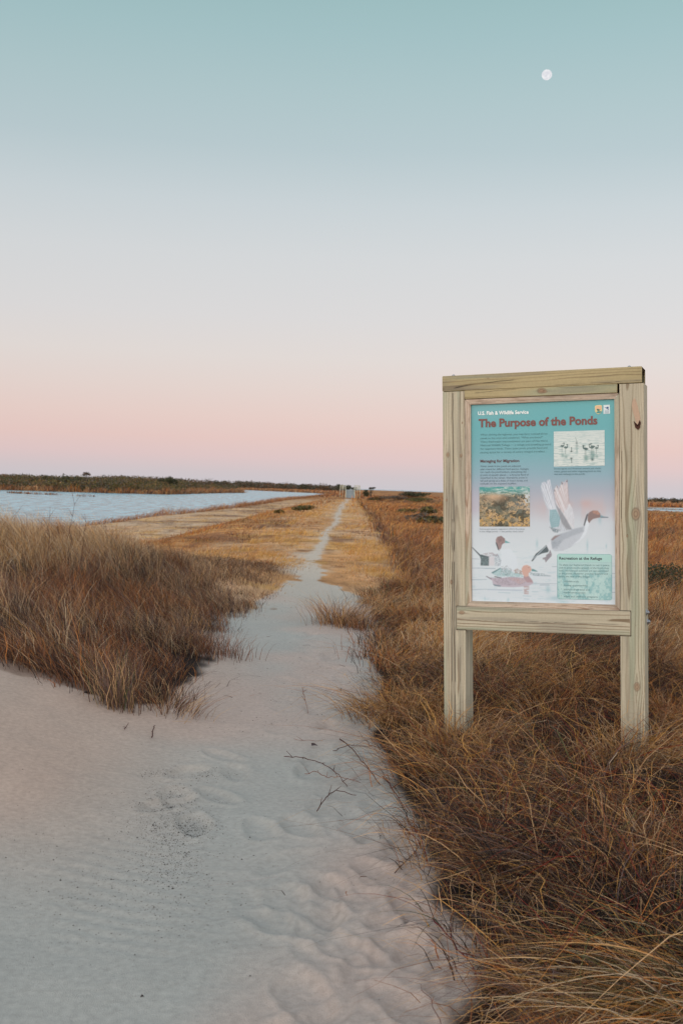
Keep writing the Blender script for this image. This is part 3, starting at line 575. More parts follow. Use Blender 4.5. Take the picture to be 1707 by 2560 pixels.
# ------------------------------------------------------------------ the sign
SP = np.array([1.20355, 6.70412, 1.49906]); SE = (math.radians(-.27203), math.radians(-2.43718), math.radians(-21.43459))
SR = np.array(Euler(SE, 'XYZ').to_matrix())
BASEZ = -1.52
sign_loc = SP + SR @ np.array([0, 0, BASEZ])
sign = empty('information_sign', tuple(sign_loc), SE)
tag(sign, 'wooden framed information board about ponds standing in the grass right of the path', 'information sign')
def SL(p): return np.asarray(p, float) - np.array([0, 0, BASEZ])
def on_sign(px, py, yl=.02):                 # photo pixel -> local x,z on the board's plane
    d = SR.T @ ray(px, py); o = SR.T @ (np.array([0, 0, CAMZ]) - SP); t = (yl - o[1]) / d[1]; p = o + d * t; return p[0], p[2]
wood_m = attr_mat('treated_pine', .72, .3, 90, .05, .0006, bscale=140)
def wood_col(u, v, seed, tint, knots=(), cracks=(), period=.0125, half=.07):
    R = np.random.default_rng(seed); o = R.random() * 50; vv = v.copy(); kd = np.zeros_like(u)
    for uk, vk, r in knots:
        du = (u - uk) / (5.5 * r); dv = v - vk; vv = vv - np.sign(dv) * r * .95 * np.exp(-du * du) * np.exp(-np.abs(dv) / (3.2 * r))
    cen = (R.random() - .5) * half * .8 + .016 * (fbm(u * .9 + o, u * 0 + o, 3) - .5) * 2
    dep = .012 + .05 * fbm(u * .7 + o + 9, u * 0, 2) + .006 * fbm(u * 5 + o, v * 20, 2)
    rad = np.sqrt((vv - cen) ** 2 + dep ** 2) + .0018 * fbm(u * 9 + o, v * 60, 2)
    ph = rad / period; fr = ph - np.floor(ph); late = ss(.55, .9, fr) * (1 - ss(.93, 1.0, fr)); amp = .35 + .65 * ss(.35, .7, fbm(u * 1.3 + o, v * 12 + o, 2))
    light, dark = tint
    c = lerp(light, dark, late * amp * .85)
    c = c * (1 + .22 * (fbm(u * 4 + o, v * 260, 3) - .5) + .26 * (fbm(u * 1.5 + o + 3, v * 18, 2) - .5))[..., None]
    c = lerp(c, L(150, 160, 138), .55 * ss(.52, .75, fbm(u * 1.4 + o + 21, v * 14 + 3, 3)))
    c = lerp(c, L(128, 122, 112), .38 * ss(.5, .72, fbm(u * 2.6 + o + 60, v * 30 + 11, 3))); c = c * (1 - .22 * ss(.6, .8, fbm(u * .8 + o + 90, v * 5, 3)))[..., None]
    for uk, vk, r in knots:
        q = np.sqrt(((u - uk) / 1.5) ** 2 + (v - vk) ** 2) / r
        c = lerp(c, L(168, 136, 108), .6 * (1 - ss(.7, 1.05, q))); c = lerp(c, L(96, 68, 50), .55 * np.exp(-((q - .95) / .16) ** 2)); c = lerp(c, L(92, 62, 46), .5 * np.exp(-((q - .45) / .15) ** 2))
    for u0, u1, v0, v1, wd in cracks:
        t = np.clip((u - u0) / (u1 - u0), 0, 1); vc = v0 + (v1 - v0) * t + .0022 * (fbm(u * 12 + o, u * 0 + 2, 2) - .5) * 2
        m_ = np.exp(-((v - vc) / wd) ** 2) * (u > u0) * (u < u1) * ss(.3, .45, fbm(u * 7 + o + 5, u * 0, 2) + .15) ; c = lerp(c, np.array((.03, .022, .015)), m_)
    return c
GREENW = (L(190, 180, 158), L(120, 98, 74)); YELLOWW = (L(176, 160, 122), L(108, 86, 58)); PINKW = (L(196, 178, 160), L(150, 116, 92))
def board(mb, lo, hi, axis, seed, tint, knots=(), cracks=(), cell=(.006, .0022), mids=None, bev=.003):
    """a timber with wood grain along an axis (0 = x, 2 = z); the faces are grids coloured along the grain"""
    lo = np.array(lo, float); hi = np.array(hi, float); other = 2 if axis == 0 else 0
    faces = [(1, lo[1], other, -1), (1, hi[1], other, 1), (other, lo[other], 1, -1), (other, hi[other], 1, 1)]
    for k, (na, nv, va, sg) in enumerate(faces):
        u0, u1 = lo[axis] + bev, hi[axis] - bev; v0, v1 = lo[va] + bev, hi[va] - bev
        cu, cv = cell if k == 0 else (cell[0] * 2.5, cell[1] * 2)
        nu = max(2, int((u1 - u0) / cu)); nv_ = max(2, int((v1 - v0) / cv)); U, Vv = np.meshgrid(np.linspace(u0, u1, nu), np.linspace(v0, v1, nv_), indexing='ij')
        P = np.zeros((nu * nv_, 3)); P[:, axis] = U.ravel(); P[:, va] = Vv.ravel(); P[:, na] = nv
        mid = (lo[va] + hi[va]) / 2 if mids is None else mids[va]; C = wood_col(U.ravel(), Vv.ravel() - mid, seed + k * 13, tint, knots if k == 0 else (), cracks if k == 0 else ())
        i = np.arange((nu - 1) * (nv_ - 1)); a = (i // (nv_ - 1)) * nv_ + i % (nv_ - 1); Q = np.stack([a, a + 1, a + nv_ + 1, a + nv_], 1)
        mb.add(SL(P), Q, C=C)
    # chamfers along the four long edges, and the end faces
    u0, u1 = lo[axis] + bev, hi[axis] - bev; ring = []
    A, B = other, 1
    pts = [(lo[A] + bev, lo[B]), (hi[A] - bev, lo[B]), (hi[A], lo[B] + bev), (hi[A], hi[B] - bev), (hi[A] - bev, hi[B]), (lo[A] + bev, hi[B]), (lo[A], hi[B] - bev), (lo[A], lo[B] + bev)]
    for uu, sh in ((lo[axis], bev), (u0, 0), (u1, 0), (hi[axis], bev)):
        for a, b_ in pts:
            p = np.zeros(3); p[axis] = uu; ca, cb = (lo[A] + hi[A]) / 2, (lo[B] + hi[B]) / 2
            p[A] = a - np.sign(a - ca) * sh; p[B] = b_ - np.sign(b_ - cb) * sh; ring.append(p)
    Q = []
    for s_ in range(3):
        for k in range(8):
            if s_ == 1 and k % 2 == 0: continue
            k2 = (k + 1) % 8; Q.append((s_ * 8 + k, s_ * 8 + k2, s_ * 8 + 8 + k2, s_ * 8 + 8 + k))
    T = [(0, k, k + 1) for k in range(1, 7)] + [(24, 24 + k + 1, 24 + k) for k in range(1, 7)]
    mb.add(SL(ring), Q, T, C=tint[0] * .92)

D = .1745; PZ = .6975
def knots_px(lst, mid, axis):
    out = []
    for px, py, r in lst:
        x, z = on_sign(px, py, 0); out.append((z, x - mid, r) if axis == 2 else (x, z - mid, r))
    return out
# left post: lower length, notched length behind the bottom rail, upper length
nz0, nz1 = -.7935, -.641
def post(x0, x1, nx0, nx1, seed, tint, knots, cracks):
    mb = MB(); mid = (x0 + x1) / 2
    def piece(lo, hi): board(mb, lo, hi, 2, seed, tint, knots, cracks, bev=.0003, mids=(mid, D / 2, 0))
    piece((x0, .0446, -2.1), (x1, D, PZ))                     # the full length behind the notch
    n0, n1 = (nx0, x1) if nx0 is not None else (x0, nx1)       # notched width
    piece((n0, 0, -2.1), (n1, .0445, nz0)); piece((n0, 0, nz1), (n1, .0445, PZ))
    piece((x0, 0, -2.1), (nx0, .0445, PZ)) if nx0 is not None else piece((nx1, 0, -2.1), (x1, .0445, PZ))
    return mb.build('post', wood_m, sign)
pL = post(-.6113, -.4709, -.5315, None, 5, GREENW, knots_px([(1119, 1137, .010), (1152, 1139, .008), (1128, 1455, .009), (1116, 1250, .006), (1155, 1057, .005)], -.541, 2),
          [(-1.9, .69, .004, -.006, .0026), (-1.3, -.1, -.020, -.012, .0020), (-1.9, -.9, .03, .036, .0014)])
pR = post(.4709, .6113, None, .5333, 31, GREENW, knots_px([(1588, 1285, .024), (1591, 1717, .017), (1594, 1045, .012), (1567, 1340, .006)], .541, 2), [(-.1, .3, -.06, -.058, .0014)])
# resin scar on the right post
m = MB(); sc = [(1585, 995), (1590, 1005), (1594, 1020), (1599, 1040), (1600, 1055), (1596, 1068), (1590, 1062), (1586, 1045), (1581, 1030), (1578, 1012), (1581, 1000)]
m2 = [SL((*[on_sign(px, py, 0)[0]], -.002, on_sign(px, py, 0)[1])) for px, py in sc]; cen = np.mean(m2, 0); m.add([cen] + m2, T=[(0, i + 1, (i + 1) % len(m2) + 1) for i in range(len(m2))], C=L(188, 160, 138)); 
m.add([p + np.array((0, .003, 0)) for p in [cen] + m2], T=[(0, (i + 1) % len(m2) + 1, i + 1) for i in range(len(m2))], C=L(188, 160, 138))
m.build('knot_scar', wood_m, pR)
m = MB(); sc = [(1583, 1052), (1586, 1060), (1592, 1067), (1597, 1063), (1598, 1050), (1601, 1056), (1599, 1070), (1594, 1075), (1587, 1069)]
m2 = [SL((on_sign(px, py, 0)[0], -.004, on_sign(px, py, 0)[1])) for px, py in sc]; cen = np.mean(m2, 0); m.add([cen] + m2, T=[(0, i + 1, (i + 1) % len(m2) + 1) for i in range(len(m2))], C=L(72, 40, 30)); m.build('resin_streak', wood_m, pR)
# top rail: thick middle, lapped ends over the post tops
mb = MB(); kn = knots_px([(1353, 977, .017), (1353, 977, .010), (1361, 979, .009)], .722, 0)
board(mb, (-.4695, -.004, .6470), (.4590, D - .002, .7000), 0, 71, YELLOWW, [(a, b_ + .0485, r) for a, b_, r in kn], [(-.40, -.1, .01, .024, .0012)])
board(mb, (-.613, -.0045, .7005), (.6010, D + .001, .7965), 0, 72, YELLOWW, [(-.32, .02, .004)], [(-.61, -.36, -.042, -.006, .0026), (-.36, -.12, -.006, .004, .0022), (-.61, -.45, -.03, -.02, .0012), (.05, .6, -.042, -.034, .0008)])
top = mb.build('top_rail', wood_m, sign)
mb = MB(); board(mb, (-.5276, -.003, -.7895), (.5293, .0435, -.6450), 0, 90, GREENW, knots_px([(1154, 1531, .012)], -.717, 0), [(-.52, .5, -.012, -.006, .0007)]); mb.build('bottom_rail', wood_m, sign)
# trim strips round the board, mitred
def trim(side):
    mb = MB(); g_ = .0015; xo0, xo1, zo0, zo1 = -.4700, .4680, -.6430, .6445; xi0, xi1, zi0, zi1 = -.4345, .4405, -.6100, .6115
    yf, yb = .002, .030
    if side == 'left': o = [(xo0, zo0 + g_), (xo0, zo1 - g_)]; i_ = [(xi0, zi0), (xi0, zi1)]
    if side == 'right': o = [(xo1, zo0 + g_ * 2), (xo1, zo1 - g_ * 2)]; i_ = [(xi1, zi0), (xi1, zi1)]
    if side == 'top': o = [(xo0 + g_, zo1), (xo1 - g_, zo1)]; i_ = [(xi0, zi1), (xi1, zi1)]
    if side == 'bottom': o = [(xo0 + g_, zo0), (xo1 - g_, zo0)]; i_ = [(xi0, zi0), (xi1, zi0)]
    n = 160; m_ = 14; tt = np.linspace(0, 1, n)[:, None]; O = np.array(o[0]) * (1 - tt) + np.array(o[1]) * tt; I = np.array(i_[0]) * (1 - tt) + np.array(i_[1]) * tt
    sdd = {'left': 3, 'right': 4, 'top': 5, 'bottom': 6}[side]
    def strip(A, ya, B, yb_, off):
        s_ = np.linspace(0, 1, m_)[None, :, None]; XZ = A[:, None] * (1 - s_) + B[:, None] * s_; Y = ya * (1 - s_[..., 0]) + yb_ * s_[..., 0]; Y = np.broadcast_to(Y, XZ.shape[:2])
        P = np.stack([XZ[..., 0], Y, XZ[..., 1]], 2).reshape(-1, 3); u = (np.broadcast_to(tt, (n, m_)) * 1.2).ravel(); v = (np.broadcast_to(s_[..., 0], (n, m_)) * .034 + off).ravel()
        C = wood_col(u, v, 300 + sdd, PINKW, (), (), .006, .03)
        C = lerp(C, L(104, 76, 62), .4 * ss(.58, .72, fbm(u * 9 + sdd * 7, v * 90, 3)))
        i = np.arange((n - 1) * (m_ - 1)); a = (i // (m_ - 1)) * m_ + i % (m_ - 1); mb.add(SL(P), np.stack([a, a + 1, a + m_ + 1, a + m_], 1), C=C)
    strip(O, yf + .001, I, yf + .004, 0); strip(I, yf + .004, I, yb, .04); strip(O, yf + .001, O, yb, .08)
    mb.build('trim_strip', wood_m, sign)
for s_ in ('left', 'right', 'top', 'bottom'): trim(s_)
# bolts
steel, t_, b_ = new_mat('galvanised_steel'); b_.inputs['Base Color'].default_value = (.36, .38, .42, 1); b_.inputs['Metallic'].default_value = .8; b_.inputs['Roughness'].default_value = .45
def bolt(c, nrm, r, h):
    m = MB(); c = SL(c); nrm = np.array(nrm, float); m.tube([c - nrm * .002, c + nrm * h * .35], [r * 1.5, r * 1.5], 14); m.tube([c + nrm * h * .35, c + nrm * h], [r, r], 6); m.tube([c + nrm * h, c + nrm * h * 1.35], [r * .55, r * .45], 8); m.build('bolt', steel, sign)
for x, y in ((-.555, .05), (-.50, .12), (.523, .05), (.47, .12)): bolt((x, y, .7965), (0, 0, 1), .010, .010)
for z, y in ((-.655, .07), (-.715, .12)): bolt((.6113, y, z), (1, 0, 0), .012, .014)

# ---- the printed board: a fine grid painted with the artwork
x0p, x1p, z0p, z1p = -.4375, .4435, -.613, .6145
def inpoly(X, Y, P, soft): return ss(-soft, soft, poly_sd(X, Y, P))
class Canvas:
    def __init__(s, corners, nx, ny, yl):
        s.nx, s.ny, s.yl = nx, ny, yl; xa, xb, za, zb = corners; s.X, s.Z = np.meshgrid(np.linspace(xa, xb, nx), np.linspace(za, zb, ny), indexing='ij'); s.C = np.ones((nx, ny, 3)) * .5
        # photo pixel coordinates of every canvas point, for drawing
        P = np.stack([s.X, np.full_like(s.X, yl), s.Z], 2) @ SR.T + SP; q = (P - [0, 0, CAMZ]) @ CR
        s.px = PW / 2 + F * q[..., 0] / -q[..., 2]; s.py = PH / 2 - F * q[..., 1] / -q[..., 2]
    def poly(s, pts, c, a=1.0, soft=.6, tex=None):
        x = [p[0] for p in pts]; y = [p[1] for p in pts]; m = (s.px > min(x) - 4) & (s.px < max(x) + 4) & (s.py > min(y) - 4) & (s.py < max(y) + 4)
        if not m.any(): return
        k = inpoly(s.px[m], s.py[m], pts, soft) * a
        if tex is not None: k = k * tex(s.px[m], s.py[m])
        s.C[m] = lerp(s.C[m], c, k)
    def line(s, a, b_, w, c, al=1.0, w2=None):
        ax, ay = a; bx, by = b_; w2 = w if w2 is None else w2
        m = (s.px > min(ax, bx) - 3) & (s.px < max(ax, bx) + 3) & (s.py > min(ay, by) - 3) & (s.py < max(ay, by) + 3)
        if not m.any(): return
        x = s.px[m]; y = s.py[m]; t = np.clip(((x - ax) * (bx - ax) + (y - ay) * (by - ay)) / ((bx - ax) ** 2 + (by - ay) ** 2 + 1e-9), 0, 1)
        d = np.hypot(x - ax - t * (bx - ax), y - ay - t * (by - ay)); ww = w + (w2 - w) * t; s.C[m] = lerp(s.C[m], c, al * (1 - ss(ww * .5, ww * .5 + .7, d)))
    def blob(s, x, y, rx, ry, c, a=1.0):
        k = a * np.exp(-((s.px - x) / rx) ** 2 - ((s.py - y) / ry) ** 2); s.C = lerp(s.C, c, k)
    def build(s, name, mat, parent):
        V = SL(np.stack([s.X, np.full_like(s.X, s.yl), s.Z], 2).reshape(-1, 3)); i = np.arange((s.nx - 1) * (s.ny - 1)); a = (i // (s.ny - 1)) * s.ny + i % (s.ny - 1)
        return mesh_obj(name, V, np.stack([a, a + s.ny, a + s.ny + 1, a + 1], 1), None, mat, s.C.reshape(-1, 3), False, parent)
print_m, t_, b_ = new_mat('printed_board'); a_ = t_.nodes.new('ShaderNodeAttribute'); a_.attribute_name = 'Col'; t_.links.new(a_.outputs['Color'], b_.inputs['Base Color']); b_.inputs['Roughness'].default_value = .4; b_.inputs['Specular IOR Level'].default_value = .3
Bz = lambda X, Y: (1170 + X / 4.02, 1200 + Y / 4.02)      # enlarged lower half of the board
Az = lambda X, Y: (1170 + X / 4.02, 1000 + Y / 4.02)      # enlarged upper half
def BZ(l): return [Bz(*p) for p in l]
cv = Canvas((x0p, x1p, z0p, z1p), 430, 600, .022)
v = (cv.py - 1005) / 503; u = (cv.px - 1177) / 358
stops = [(0, (76, 166, 168)), (.12, (80, 165, 168)), (.25, (104, 166, 172)), (.36, (136, 168, 180)), (.44, (166, 170, 182)), (.52, (190, 182, 188)), (.60, (208, 210, 214)), (.75, (218, 222, 224)), (1, (216, 220, 223))]
for ch in range(3): cv.C[..., ch] = np.interp(v, [a for a, _ in stops], [L(*c)[ch] for _, c in stops])
cv.C = lerp(cv.C, L(120, 170, 172), .5 * np.exp(-((u - .1) / .3) ** 2 - (v / .08) ** 2))
cv.C = lerp(cv.C, L(70, 150, 152), .5 * np.exp(-u / .03) * (1 - ss(.2, .5, v)))
n_ = fbm(cv.px * .05, cv.py * .012, 3)
cv.C = lerp(cv.C, L(206, 176, 172), .55 * np.exp(-((v - .53) / .05) ** 2) * ss(.4, .65, n_) * ss(.35, .6, u)); cv.C = lerp(cv.C, L(196, 178, 196), .35 * np.exp(-((v - .48) / .05) ** 2) * np.exp(-u / .08))
cv.blob(*Bz(1180, 235), 16, 9, L(205, 160, 150), .5); cv.blob(*Bz(1020, 240), 9, 8, L(205, 165, 158), .35); cv.blob(*Bz(60, 300), 9, 10, L(190, 170, 190), .35)
n_ = fbm(cv.px * .06 + 7, cv.py * .5, 3); cv.C = lerp(cv.C, L(168, 196, 204), .4 * ss(.6, .78, n_) * ss(.66, .8, v))
for X, Y, rx, ry in ((1195, 660, 2.5, 14), (1385, 665, 2, 6), (1320, 400, 4, 10), (690, 640, 3, 10), (800, 1100, 6, 10), (880, 1190, 22, 6), (400, 1205, 3, 5), (950, 1225, 14, 3), (165, 1190, 1.5, 5)): cv.blob(*Bz(X, Y), rx, ry, L(130, 180, 188), .5)
for X0, Y0, X1, Y1, w in ((35, 790, 110, 795, .7), (35, 885, 110, 885, .6), (35, 1000, 180, 1000, .8), (1440, 940, 1480, 940, .7), (1440, 1130, 1480, 1130, 1.4), (100, 885, 270, 890, 1.2), (650, 960, 830, 965, .7), (40, 1100, 200, 1100, .6), (720, 1055, 810, 1055, 1.2), (650, 1040, 900, 1042, .5), (840, 870, 890, 870, .6)):
    cv.line(Bz(X0, Y0), Bz(X1, Y1), w, L(120, 140, 156), .65)
mott = lambda sx_, sy_, lo, hi: (lambda X, Y: ss(lo, hi, fbm(X * sx_, Y * sy_, 3)))
W_ = L(222, 226, 230)
# drake sitting in the water at the left
cv.poly(BZ([(330, 700), (420, 690), (480, 760), (500, 860), (420, 930), (320, 930), (300, 860), (330, 800)]), W_, .9, 1.5)
cv.poly(BZ([(275, 600), (290, 572), (330, 560), (368, 590), (370, 632), (340, 642), (330, 682), (318, 700), (296, 690), (280, 640)]), L(150, 112, 106), .95, .7); cv.poly(BZ([(290, 575), (330, 562), (366, 588), (350, 640), (330, 660), (300, 620)]), L(112, 80, 76), .8, .6, mott(.8, .8, .45, .6))
cv.poly(BZ([(368, 605), (425, 633), (370, 633)]), L(90, 160, 160), 1, .5); cv.poly(BZ([(274, 620), (290, 640), (304, 690), (314, 712), (296, 700), (276, 640)]), L(46, 52, 60), 1, .5)
cv.line(Bz(40, 678), Bz(115, 755), 1.0, L(40, 56, 64), 1, 3.0); cv.poly(BZ([(112, 755), (130, 748), (208, 770), (206, 862), (122, 860), (125, 800)]), L(34, 60, 62), .95, .6); cv.poly(BZ([(125, 770), (205, 775), (205, 858), (125, 858)]), L(150, 172, 172), .6, .6, mott(.9, .9, .55, .62))
cv.poly(BZ([(140, 740), (230, 726), (300, 745), (300, 760), (208, 770)]), L(150, 120, 126), .7, .6, mott(.5, 1.2, .4, .6)); cv.poly(BZ([(208, 775), (262, 770), (262, 860), (206, 862)]), L(214, 204, 206), .8, .6)
cv.poly(BZ([(262, 760), (300, 750), (330, 810), (320, 865), (265, 862)]), L(120, 128, 142), .8, .6, mott(.8, .8, .4, .6))
cv.poly(BZ([(230, 935), (320, 880), (345, 900), (390, 890), (450, 930), (520, 935), (560, 975), (300, 970)]), L(140, 182, 182), .7, 1.2, mott(.3, .6, .25, .5)); cv.poly(BZ([(230, 930), (325, 880), (320, 895), (245, 940)]), L(80, 120, 124), .9, .6)
cv.poly(BZ([(330, 870), (390, 860), (440, 900), (410, 960), (320, 960)]), L(104, 112, 116), .7, .6, mott(.9, .9, .5, .6)); cv.poly(BZ([(455, 905), (490, 890), (560, 930), (550, 950), (470, 940)]), L(150, 100, 70), .9, .6, mott(.7, .9, .45, .55)); cv.poly(BZ([(610, 925), (660, 935), (760, 940), (830, 965), (700, 965), (620, 950)]), L(112, 136, 142), .8, .6, mott(.5, 1.0, .45, .55))
# hen in front
cv.poly(BZ([(182, 970), (240, 985), (330, 985), (430, 972), (540, 982), (580, 1000), (640, 1005), (654, 1040), (600, 1066), (450, 1078), (300, 1072), (250, 1052), (238, 1010)]), L(190, 172, 182), .95, .8)
cv.poly(BZ([(220, 975), (340, 985), (430, 972), (540, 984), (590, 1010), (560, 1050), (420, 1060), (300, 1050)]), L(150, 132, 142), .7, .8, mott(.7, 1.1, .45, .6)); cv.poly(BZ([(400, 985), (540, 985), (580, 1020), (520, 1050), (440, 1010)]), L(200, 152, 138), .6, .8, mott(.9, .9, .45, .6))
cv.poly(BZ([(245, 1045), (330, 1060), (320, 1072), (262, 1066)]), L(96, 120, 130), .8, .6); cv.line(Bz(265, 970), Bz(330, 985), 1.6, L(60, 50, 60), .9); cv.line(Bz(182, 968), Bz(230, 995), 1.6, L(110, 96, 110), .9)
cv.poly(BZ([(552, 985), (560, 950), (600, 930), (604, 960), (640, 1005), (650, 1030), (590, 1030), (565, 1000)]), L(176, 140, 142), 1, .8); cv.poly(BZ([(535, 890), (552, 862), (588, 852), (622, 868), (637, 900), (620, 926), (606, 934), (604, 965), (574, 975), (548, 950), (538, 920)]), L(214, 164, 146), 1, .7)
cv.blob(*Bz(606, 880), 1.1, .9, L(60, 40, 40), .9); cv.poly(BZ([(637, 893), (655, 895), (698, 918), (690, 922), (634, 916)]), L(84, 140, 140), 1, .5)
cv.poly(BZ([(556, 1066), (610, 1068), (606, 1148), (560, 1145)]), L(176, 128, 122), .75, 1.2, mott(.1, .9, .3, .5)); cv.line(Bz(200, 1102), Bz(540, 1108), 1.4, L(150, 160, 184), .6); cv.line(Bz(300, 1085), Bz(600, 1085), 2.0, W_, .8)
for X0, X1, Y in ((550, 630, 1165), (640, 700, 1120), (300, 420, 1130), (560, 610, 1195)): cv.line(Bz(X0, Y), Bz(X1, Y + 3), 1.0, L(150, 180, 190), .6)
# flying pintail: far wing, near wing, body, head
wingB = BZ([(865, 90), (860, 130), (880, 230), (930, 320), (1000, 420), (1060, 492), (1062, 380), (1045, 290), (1010, 220), (1002, 150), (992, -4), (962, 25), (940, 16), (918, 68), (886, 55)])
cv.poly(wingB, L(222, 212, 212), 1, .7); cv.poly(BZ([(1000, 240), (1045, 290), (1060, 380), (1062, 480), (1010, 420), (960, 330)]), L(212, 210, 214), .9, 2)
for (a, b2), (c_, d_) in (((888, 60), (985, 300)), ((905, 75), (990, 290)), ((940, 20), (1000, 270)), ((960, 30), (1005, 250)), ((992, 0), (1012, 235)), ((866, 95), (960, 330)), ((862, 130), (945, 330)), ((872, 180), (950, 345)), ((978, 20), (1010, 240)), ((922, 60), (996, 280))): cv.line(Bz(a, b2), Bz(c_, d_), 1.2, L(170, 120, 114), .55, .4)
for pts in ([(884, 50), (898, 72), (892, 84)], [(936, 14), (948, 40), (934, 48)], [(992, -6), (994, 22), (978, 20)], [(862, 88), (872, 112), (864, 120)]): cv.poly(BZ(pts), L(66, 40, 44), .95, .6)
for tri in ([(892, 48), (912, 62), (900, 120)], [(944, 20), (958, 26), (950, 90)], [(906, 60), (916, 60), (914, 110)], [(966, 10), (984, -2), (972, 70)]): cv.poly(BZ(tri), L(180, 178, 188), .9, .5)
wingA = BZ([(738, 30), (728, 70), (748, 150), (772, 240), (806, 300), (812, 400), (808, 470), (850, 520), (890, 535), (960, 520), (1040, 500), (990, 400), (930, 300), (870, 240), (846, 190), (826, 120), (818, -4), (792, 0), (785, 42), (762, 16)])
cv.poly(wingA, L(208, 210, 216), 1, .7)
for tri in ([(744, 34), (758, 18), (756, 96)], [(768, 22), (784, 36), (776, 110)], [(792, 2), (806, -4), (802, 80)]): cv.poly(BZ(tri), L(176, 178, 190), .9, .5)
for (a, b2), (c_, d_) in (((740, 40), (835, 300)), ((762, 25), (850, 290)), ((788, 10), (856, 270)), ((806, 0), (862, 260)), ((745, 130), (830, 310)), ((770, 220), (835, 330)), ((735, 80), (826, 300)), ((775, 50), (852, 280))): cv.line(Bz(a, b2), Bz(c_, d_), 1.1, L(168, 168, 180), .55, .4); cv.line(Bz(a + 10, b2), Bz(c_ + 5, d_), .9, L(236, 234, 238), .7)
cv.poly(BZ([(818, 300), (880, 295), (925, 380), (910, 470), (832, 482), (814, 400)]), L(128, 166, 172), .9, 1.2); 
for k in range(8): cv.line(Bz(826 + k * 2, 320 + k * 20), Bz(905, 335 + k * 19), .7, L(170, 194, 198), .5)
cv.poly(BZ([(868, 236), (925, 300), (990, 405), (1042, 498), (985, 500), (940, 440), (905, 330)]), L(134, 130, 134), .85, 1.4); cv.poly(BZ([(812, 470), (860, 485), (930, 500), (890, 532), (850, 520)]), L(86, 108, 114), .85, .8, mott(.6, 1.0, .35, .5))
for k in range(7): cv.line(Bz(930 + k * 8, 420 + k * 10), Bz(880 + k * 22, 525 - k * 3), .8, L(176, 176, 180), .8)
body = BZ([(830, 600), (850, 572), (900, 548), (1000, 518), (1060, 492), (1148, 470), (1163, 440), (1180, 395), (1196, 372), (1216, 430), (1204, 490), (1175, 562), (1110, 622), (1020, 680), (950, 712), (870, 717), (836, 690), (824, 640)])
cv.poly(body, L(196, 198, 204), 1, .8); cv.poly(BZ([(830, 600), (850, 572), (900, 548), (1000, 518), (1060, 492), (1150, 470), (1160, 520), (1050, 560), (960, 600), (900, 660), (850, 690), (826, 640)]), L(164, 168, 176), .75, 3.0)
cv.poly(BZ([(1175, 440), (1196, 372), (1216, 430), (1204, 490), (1175, 562), (1110, 622), (1040, 660), (1120, 590), (1160, 520)]), L(226, 228, 232), .95, 1.5); cv.poly(BZ([(840, 620), (940, 600), (900, 690), (850, 690)]), L(132, 140, 150), .5, 3, mott(.5, .9, .35, .6))
cv.poly(BZ([(830, 598), (868, 560), (930, 552), (890, 574), (845, 610)]), L(140, 112, 108), .9, .8); cv.poly(BZ([(828, 605), (785, 655), (806, 706), (838, 692)]), L(222, 222, 226), .95, .8)
cv.poly(BZ([(782, 652), (808, 705), (800, 726), (742, 738), (690, 762), (645, 818), (632, 815), (676, 742), (740, 692)]), L(40, 58, 62), .97, .6); cv.line(Bz(780, 665), Bz(655, 790), 1.4, L(190, 200, 206), .8, .7)
cv.poly(BZ([(820, 700), (838, 745), (835, 765), (802, 800), (776, 830), (768, 802), (744, 796), (748, 782), (782, 772), (780, 755), (808, 735)]), L(134, 120, 126), .95, .7, mott(.6, .6, .1, .4))
cv.poly(BZ([(1204, 332), (1184, 350), (1168, 402), (1156, 455), (1166, 462), (1184, 412), (1200, 380), (1212, 345)]), L(66, 62, 68), .95, .6); cv.line(Bz(1208, 342), Bz(1192, 420), 1.6, L(230, 232, 236), .9, 2.5)
cv.poly(BZ([(1200, 352), (1214, 325), (1250, 305), (1298, 308), (1325, 338), (1328, 376), (1290, 383), (1252, 392), (1228, 412), (1214, 436), (1196, 408)]), L(134, 100, 92), 1, .7); cv.poly(BZ([(1250, 308), (1298, 310), (1324, 340), (1300, 350), (1250, 330)]), L(190, 132, 106), .75, 1.5)
cv.blob(*Bz(1282, 330), 1.2, .9, L(50, 36, 36), .9); cv.poly(BZ([(1325, 350), (1360, 366), (1406, 372), (1404, 378), (1326, 379)]), L(120, 150, 160), 1, .5); cv.line(Bz(1330, 378), Bz(1404, 376), .9, L(60, 74, 84), .9)
cv.C = (cv.C * .86 + .10 * np.array((.62, .72, .76))) * np.array((.97, 1.03, 1.09))
wing_m = np.maximum(inpoly(cv.px, cv.py, wingA, .8), inpoly(cv.px, cv.py, wingB, .8)); body_m = inpoly(cv.px, cv.py, body, .8)
cv.C = cv.C * (1 + (wing_m * .32 * (fbm((cv.px + cv.py * .35) * .9, cv.py * .12, 3) - .5) + body_m * .16 * (fbm(cv.px * .35, cv.py * .6, 3) - .5)))[..., None]
for _ in range(2):
    K_ = cv.C.copy(); K_[1:-1, 1:-1] = (cv.C[1:-1, 1:-1] * 2 + cv.C[:-2, 1:-1] + cv.C[2:, 1:-1] + cv.C[1:-1, :-2] + cv.C[1:-1, 2:]) / 6; cv.C = K_
panel = cv.build('board', print_m, sign)
# back of the board
m = MB(); m.box(SL((x0p, .0235, z0p)), SL((x1p, .034, z1p)), (.3, .3, .3)); m.build('board_backing', wood_m, sign)

def px_rect(c4, yl):                         # bounding rectangle on the board of four photo pixels
    q = [on_sign(*c, yl) for c in c4]; return (q[0][0] + q[3][0]) / 2, (q[1][0] + q[2][0]) / 2, (q[2][1] + q[3][1]) / 2, (q[0][1] + q[1][1]) / 2
YI = .0205
